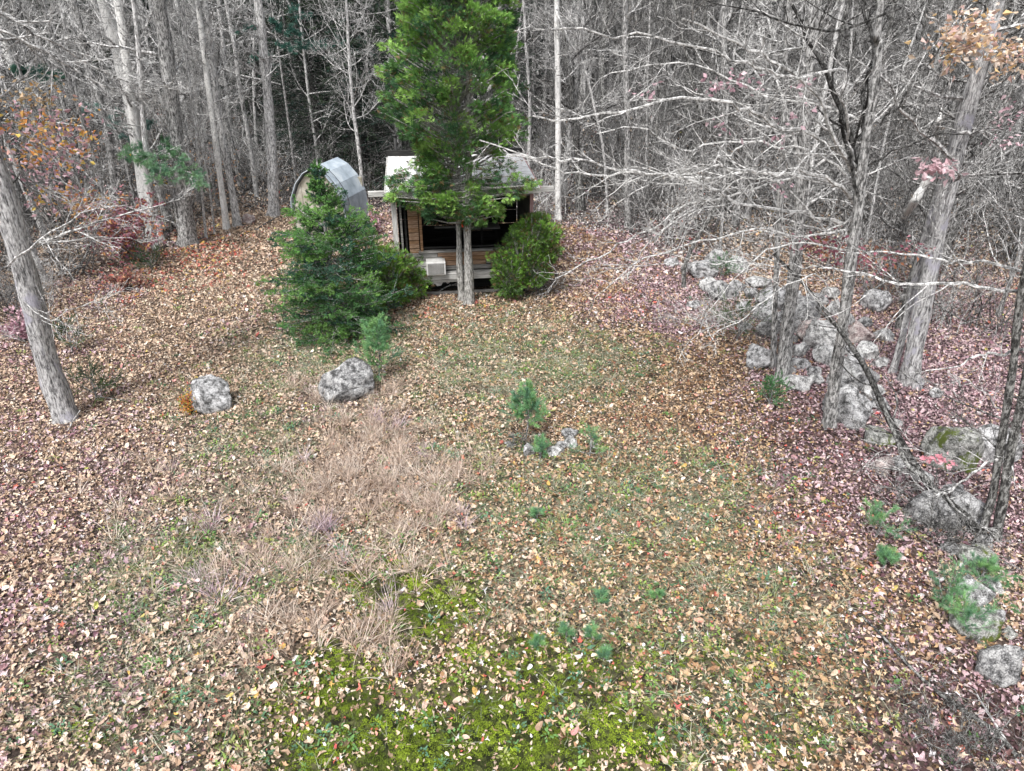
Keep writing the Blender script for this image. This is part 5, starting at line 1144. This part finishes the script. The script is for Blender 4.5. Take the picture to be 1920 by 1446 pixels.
# individual bare trees of the woods, spaced by hand-sized zones
def woods(n, xr, yr, seed, names, mind, cond):
    g = np.random.default_rng(seed); out = []; tries = 0
    while len(out) < n and tries < 20000:
        tries += 1; x, y = g.uniform(*xr), g.uniform(*yr)
        if not cond(x, y) or abs(x) > .80 * y + 3: continue
        if any((x - a) ** 2 + (y - b) ** 2 < mind ** 2 for a, b in out): continue
        out.append((x, y))
    nm, lb, grp, mts = names; rec = []
    for x, y in out:
        m_ = mts[g.integers(0, len(mts))]; i = int(g.integers(0, 6)) if seed != 2 else int(g.choice([1, 3, 4])); sca = g.uniform(.85, 1.25); wd = g.uniform(.75, 1.15)
        r_ = (.12, .085, .16, .055, .07, .10)[i] * sca * wd
        rec.append((x, y, m_, i, sca, wd, g.uniform(0, 6.28), g.normal(0, .03), g.normal(0, .03), 'slender' if r_ < .075 else 'stout' if r_ > .125 else 'medium', {'bark_pale': 'pale', 'bark_grey': 'grey', 'bark_dark': 'dark'}[m_[0]]))
    for th_, shd in {(q_[9], q_[10]) for q_ in rec}:
        row = sorted([q_ for q_ in rec if (q_[9], q_[10]) == (th_, shd)], key=lambda q_: q_[0] / q_[1])
        for k, (x, y, m_, i, sca, wd, rz, t1, t2, a1, a2) in enumerate(row):
            desc = ('the only %s %s bare tree ' % (th_, shd) if len(row) == 1 else '%s %s %s bare tree from the left ' % (ORD[k], th_, shd)) + lb
            place_bare(i, x, y, sca, rz, m_[0], m_[1], nm, desc, grp, (t1, t2), wd)
ORD = ['first', 'second', 'third', 'fourth', 'fifth', 'sixth', 'seventh', 'eighth', 'ninth', 'tenth', 'eleventh', 'twelfth', 'thirteenth', 'fourteenth', 'fifteenth', 'sixteenth', 'seventeenth', 'eighteenth', 'nineteenth', 'twentieth'] + ['farther right'] * 40
inw = lambda x, y: float(in_woods(x, y)) > .8
PALE = [('bark_pale', 'twig'), ('bark_pale', 'twig_dark'), ('bark_grey', 'twig'), ('bark_grey', 'twig_dark')]
mix = [('bark_dark', 'twig_dark'), ('bark_grey', 'twig_dark'), ('bark_pale', 'twig_dark'), ('bark_grey', 'twig_dark'), ('bark_dark', 'twig_dark'), ('bark_grey', 'twig')]
woods(74, (1.5, 36), (24, 44), 1, ('woodland_tree', 'in the woods right of the cabin', 'bare trees in the right woods', mix), 1.1, lambda x, y: inw(x, y) and x > .5)
woods(16, (6.5, 22), (15.5, 24), 2, ('woodland_tree', 'just behind the rock pile', 'bare trees behind the rock pile', mix), 1.6, lambda x, y: x > max(6.5, 5.5 + (24 - y) * .35) )
woods(42, (-36, -9.5), (24, 44), 3, ('woodland_tree', 'in the left woods', 'bare trees in the left woods', PALE), 1.3, lambda x, y: inw(x, y) and x < -9)
woods(10, (-22, -13), (15, 24), 4, ('woodland_tree', 'near the left rim', 'bare trees near the left rim', PALE), 1.6, lambda x, y: x < -13.2)
woods(12, (-9, 2), (29.5, 36), 5, ('woodland_tree', 'behind the cabin roof', 'bare trees behind the cabin', PALE), 1.4, lambda x, y: True)
mk_tree('birch_tree', 'straight thin white birch right of the cedar', [(1047, 412), (1046, 300), (1046, 200), (1045, 100), (1044, 14)], .10, .085, 'birch', auto=(10, 2., .45, .3), seed=90)
mk_tree('slender_tree', 'crooked thin pale tree leaning right of the white birch', [(1140, 400), (1132, 290), (1112, 190), (1090, 110), (1060, 60)], .05, .03, 'bark_pale', auto=(16, 2., .3, .3), seed=91)
mk_tree('grey_tree', 'straight grey trunk between the white birch and the rock pile', [(1178, 425), (1176, 340), (1176, 240), (1174, 140), (1172, 30)], .11, .08, 'bark_grey', auto=(12, 2.2, .35, .3), seed=92)
mk_tree('dark_tree', 'dark crooked stem left of the rock pile', [(1282, 540), (1290, 480), (1370, 330), (1340, 260), (1310, 200)], .06, .03, 'bark_dark', auto=(12, 1.8, .3, .3), seed=93, mb='twig_dark')

# far off wood, one mass
def far_woods():
    g = np.random.default_rng(8); ob = []
    for i in range(6):
        a = Acc(); ta, ba = BARE[i]; 
        for src in (ta, ba):
            a.v += src.v; a.c += src.c; a.t += [t + a.n for t in src.t]; a.q += [q + a.n for q in src.q]; a.n += src.n
        ob.append(a.mesh('far_tree', M['bark_grey' if i % 3 else 'bark_pale']))
    coll = proto_coll('fartree', ob)
    n = 900; y = 43 + 52 * g.random(n) ** 1.0; x = g.uniform(-1, 1, n) * (.85 * y + 6)
    scatter('far_woods', np.stack([x, y, gh(x, y)], -1), np.stack([g.normal(0, .03, n), g.normal(0, .03, n), g.uniform(0, 6.28, n)], -1), g.uniform(.8, 1.25, n), np.ones((n, 3)) * .5, g.integers(0, 6, n), coll, 'far off mass of bare grey trees covering the slope behind', 'woods')
    # far dark conifers mixed in
    a = []
    for t, b_, c_ in CON:
        a.append(c_)
    coll = proto_coll('farconifer', a); n = 120; y = g.uniform(46, 98, n); x = np.where(g.random(n) < .6, g.uniform(-.8, .05, n), g.uniform(-.85, .85, n)) * y
    scatter('far_conifers', np.stack([x, y, gh(x, y)], -1), np.stack([0 * x, 0 * x, g.uniform(0, 6.28, n)], -1), g.uniform(.8, 1.3, n), np.ones((n, 3)) * .5, g.integers(0, 2, n), coll, 'dark evergreens dotted through the far off wood', 'woods')
    # understorey thickets
    ob = []
    for i in range(4):
        a = Acc(); n = 11; p = np.stack([g.normal(0, .35, n), g.normal(0, .35, n), np.zeros(n)], -1); P = walk(p, np.stack([g.normal(0, .45, n), g.normal(0, .45, n), np.ones(n)], -1), g.uniform(1.0, 2.9, n), 8, .12, .1, g); r = np.linspace(.018, .008, 8)[None] * np.ones((n, 1)); tubes(a, P, r, 4)
        P2, r2 = kids(P, r, 6, .42, 50, 5, .16, .2, .15, 1, .6, .1, g, .15); tubes(a, P2, np.maximum(r2, .007), 3); P3, r3 = kids(P2, r2, 2, .5, 42, 4, .16, .1, .15, 1, .6, .1, g, .1); tubes(a, P3, np.maximum(r3, .005), 3); ob.append(a.mesh('thicket', M[['twig', 'twig_dark', 'bark_grey', 'twig_dark'][i]]))
    coll = proto_coll('thicketform', ob); n = 2600; y = 15 + 45 * g.random(n); x = g.uniform(-1, 1, n) * (.82 * y + 4)
    iw = in_woods(x, y); k = (iw > .9) & (g.random(n) < np.where(y < 24, .25, .55)) & ~((x < 9) & (x > 0) & (y < 22)); x, y = x[k], y[k]; n = len(x)
    scatter('thicket', np.stack([x, y, gh(x, y)], -1), np.stack([0 * x, 0 * x, g.uniform(0, 6.28, n)], -1), g.uniform(.6, 1.25, n), np.ones((n, 3)) * .5, g.integers(0, 4, n), coll, 'tangled grey undergrowth of bare shoots between the trees', 'undergrowth')
far_woods()
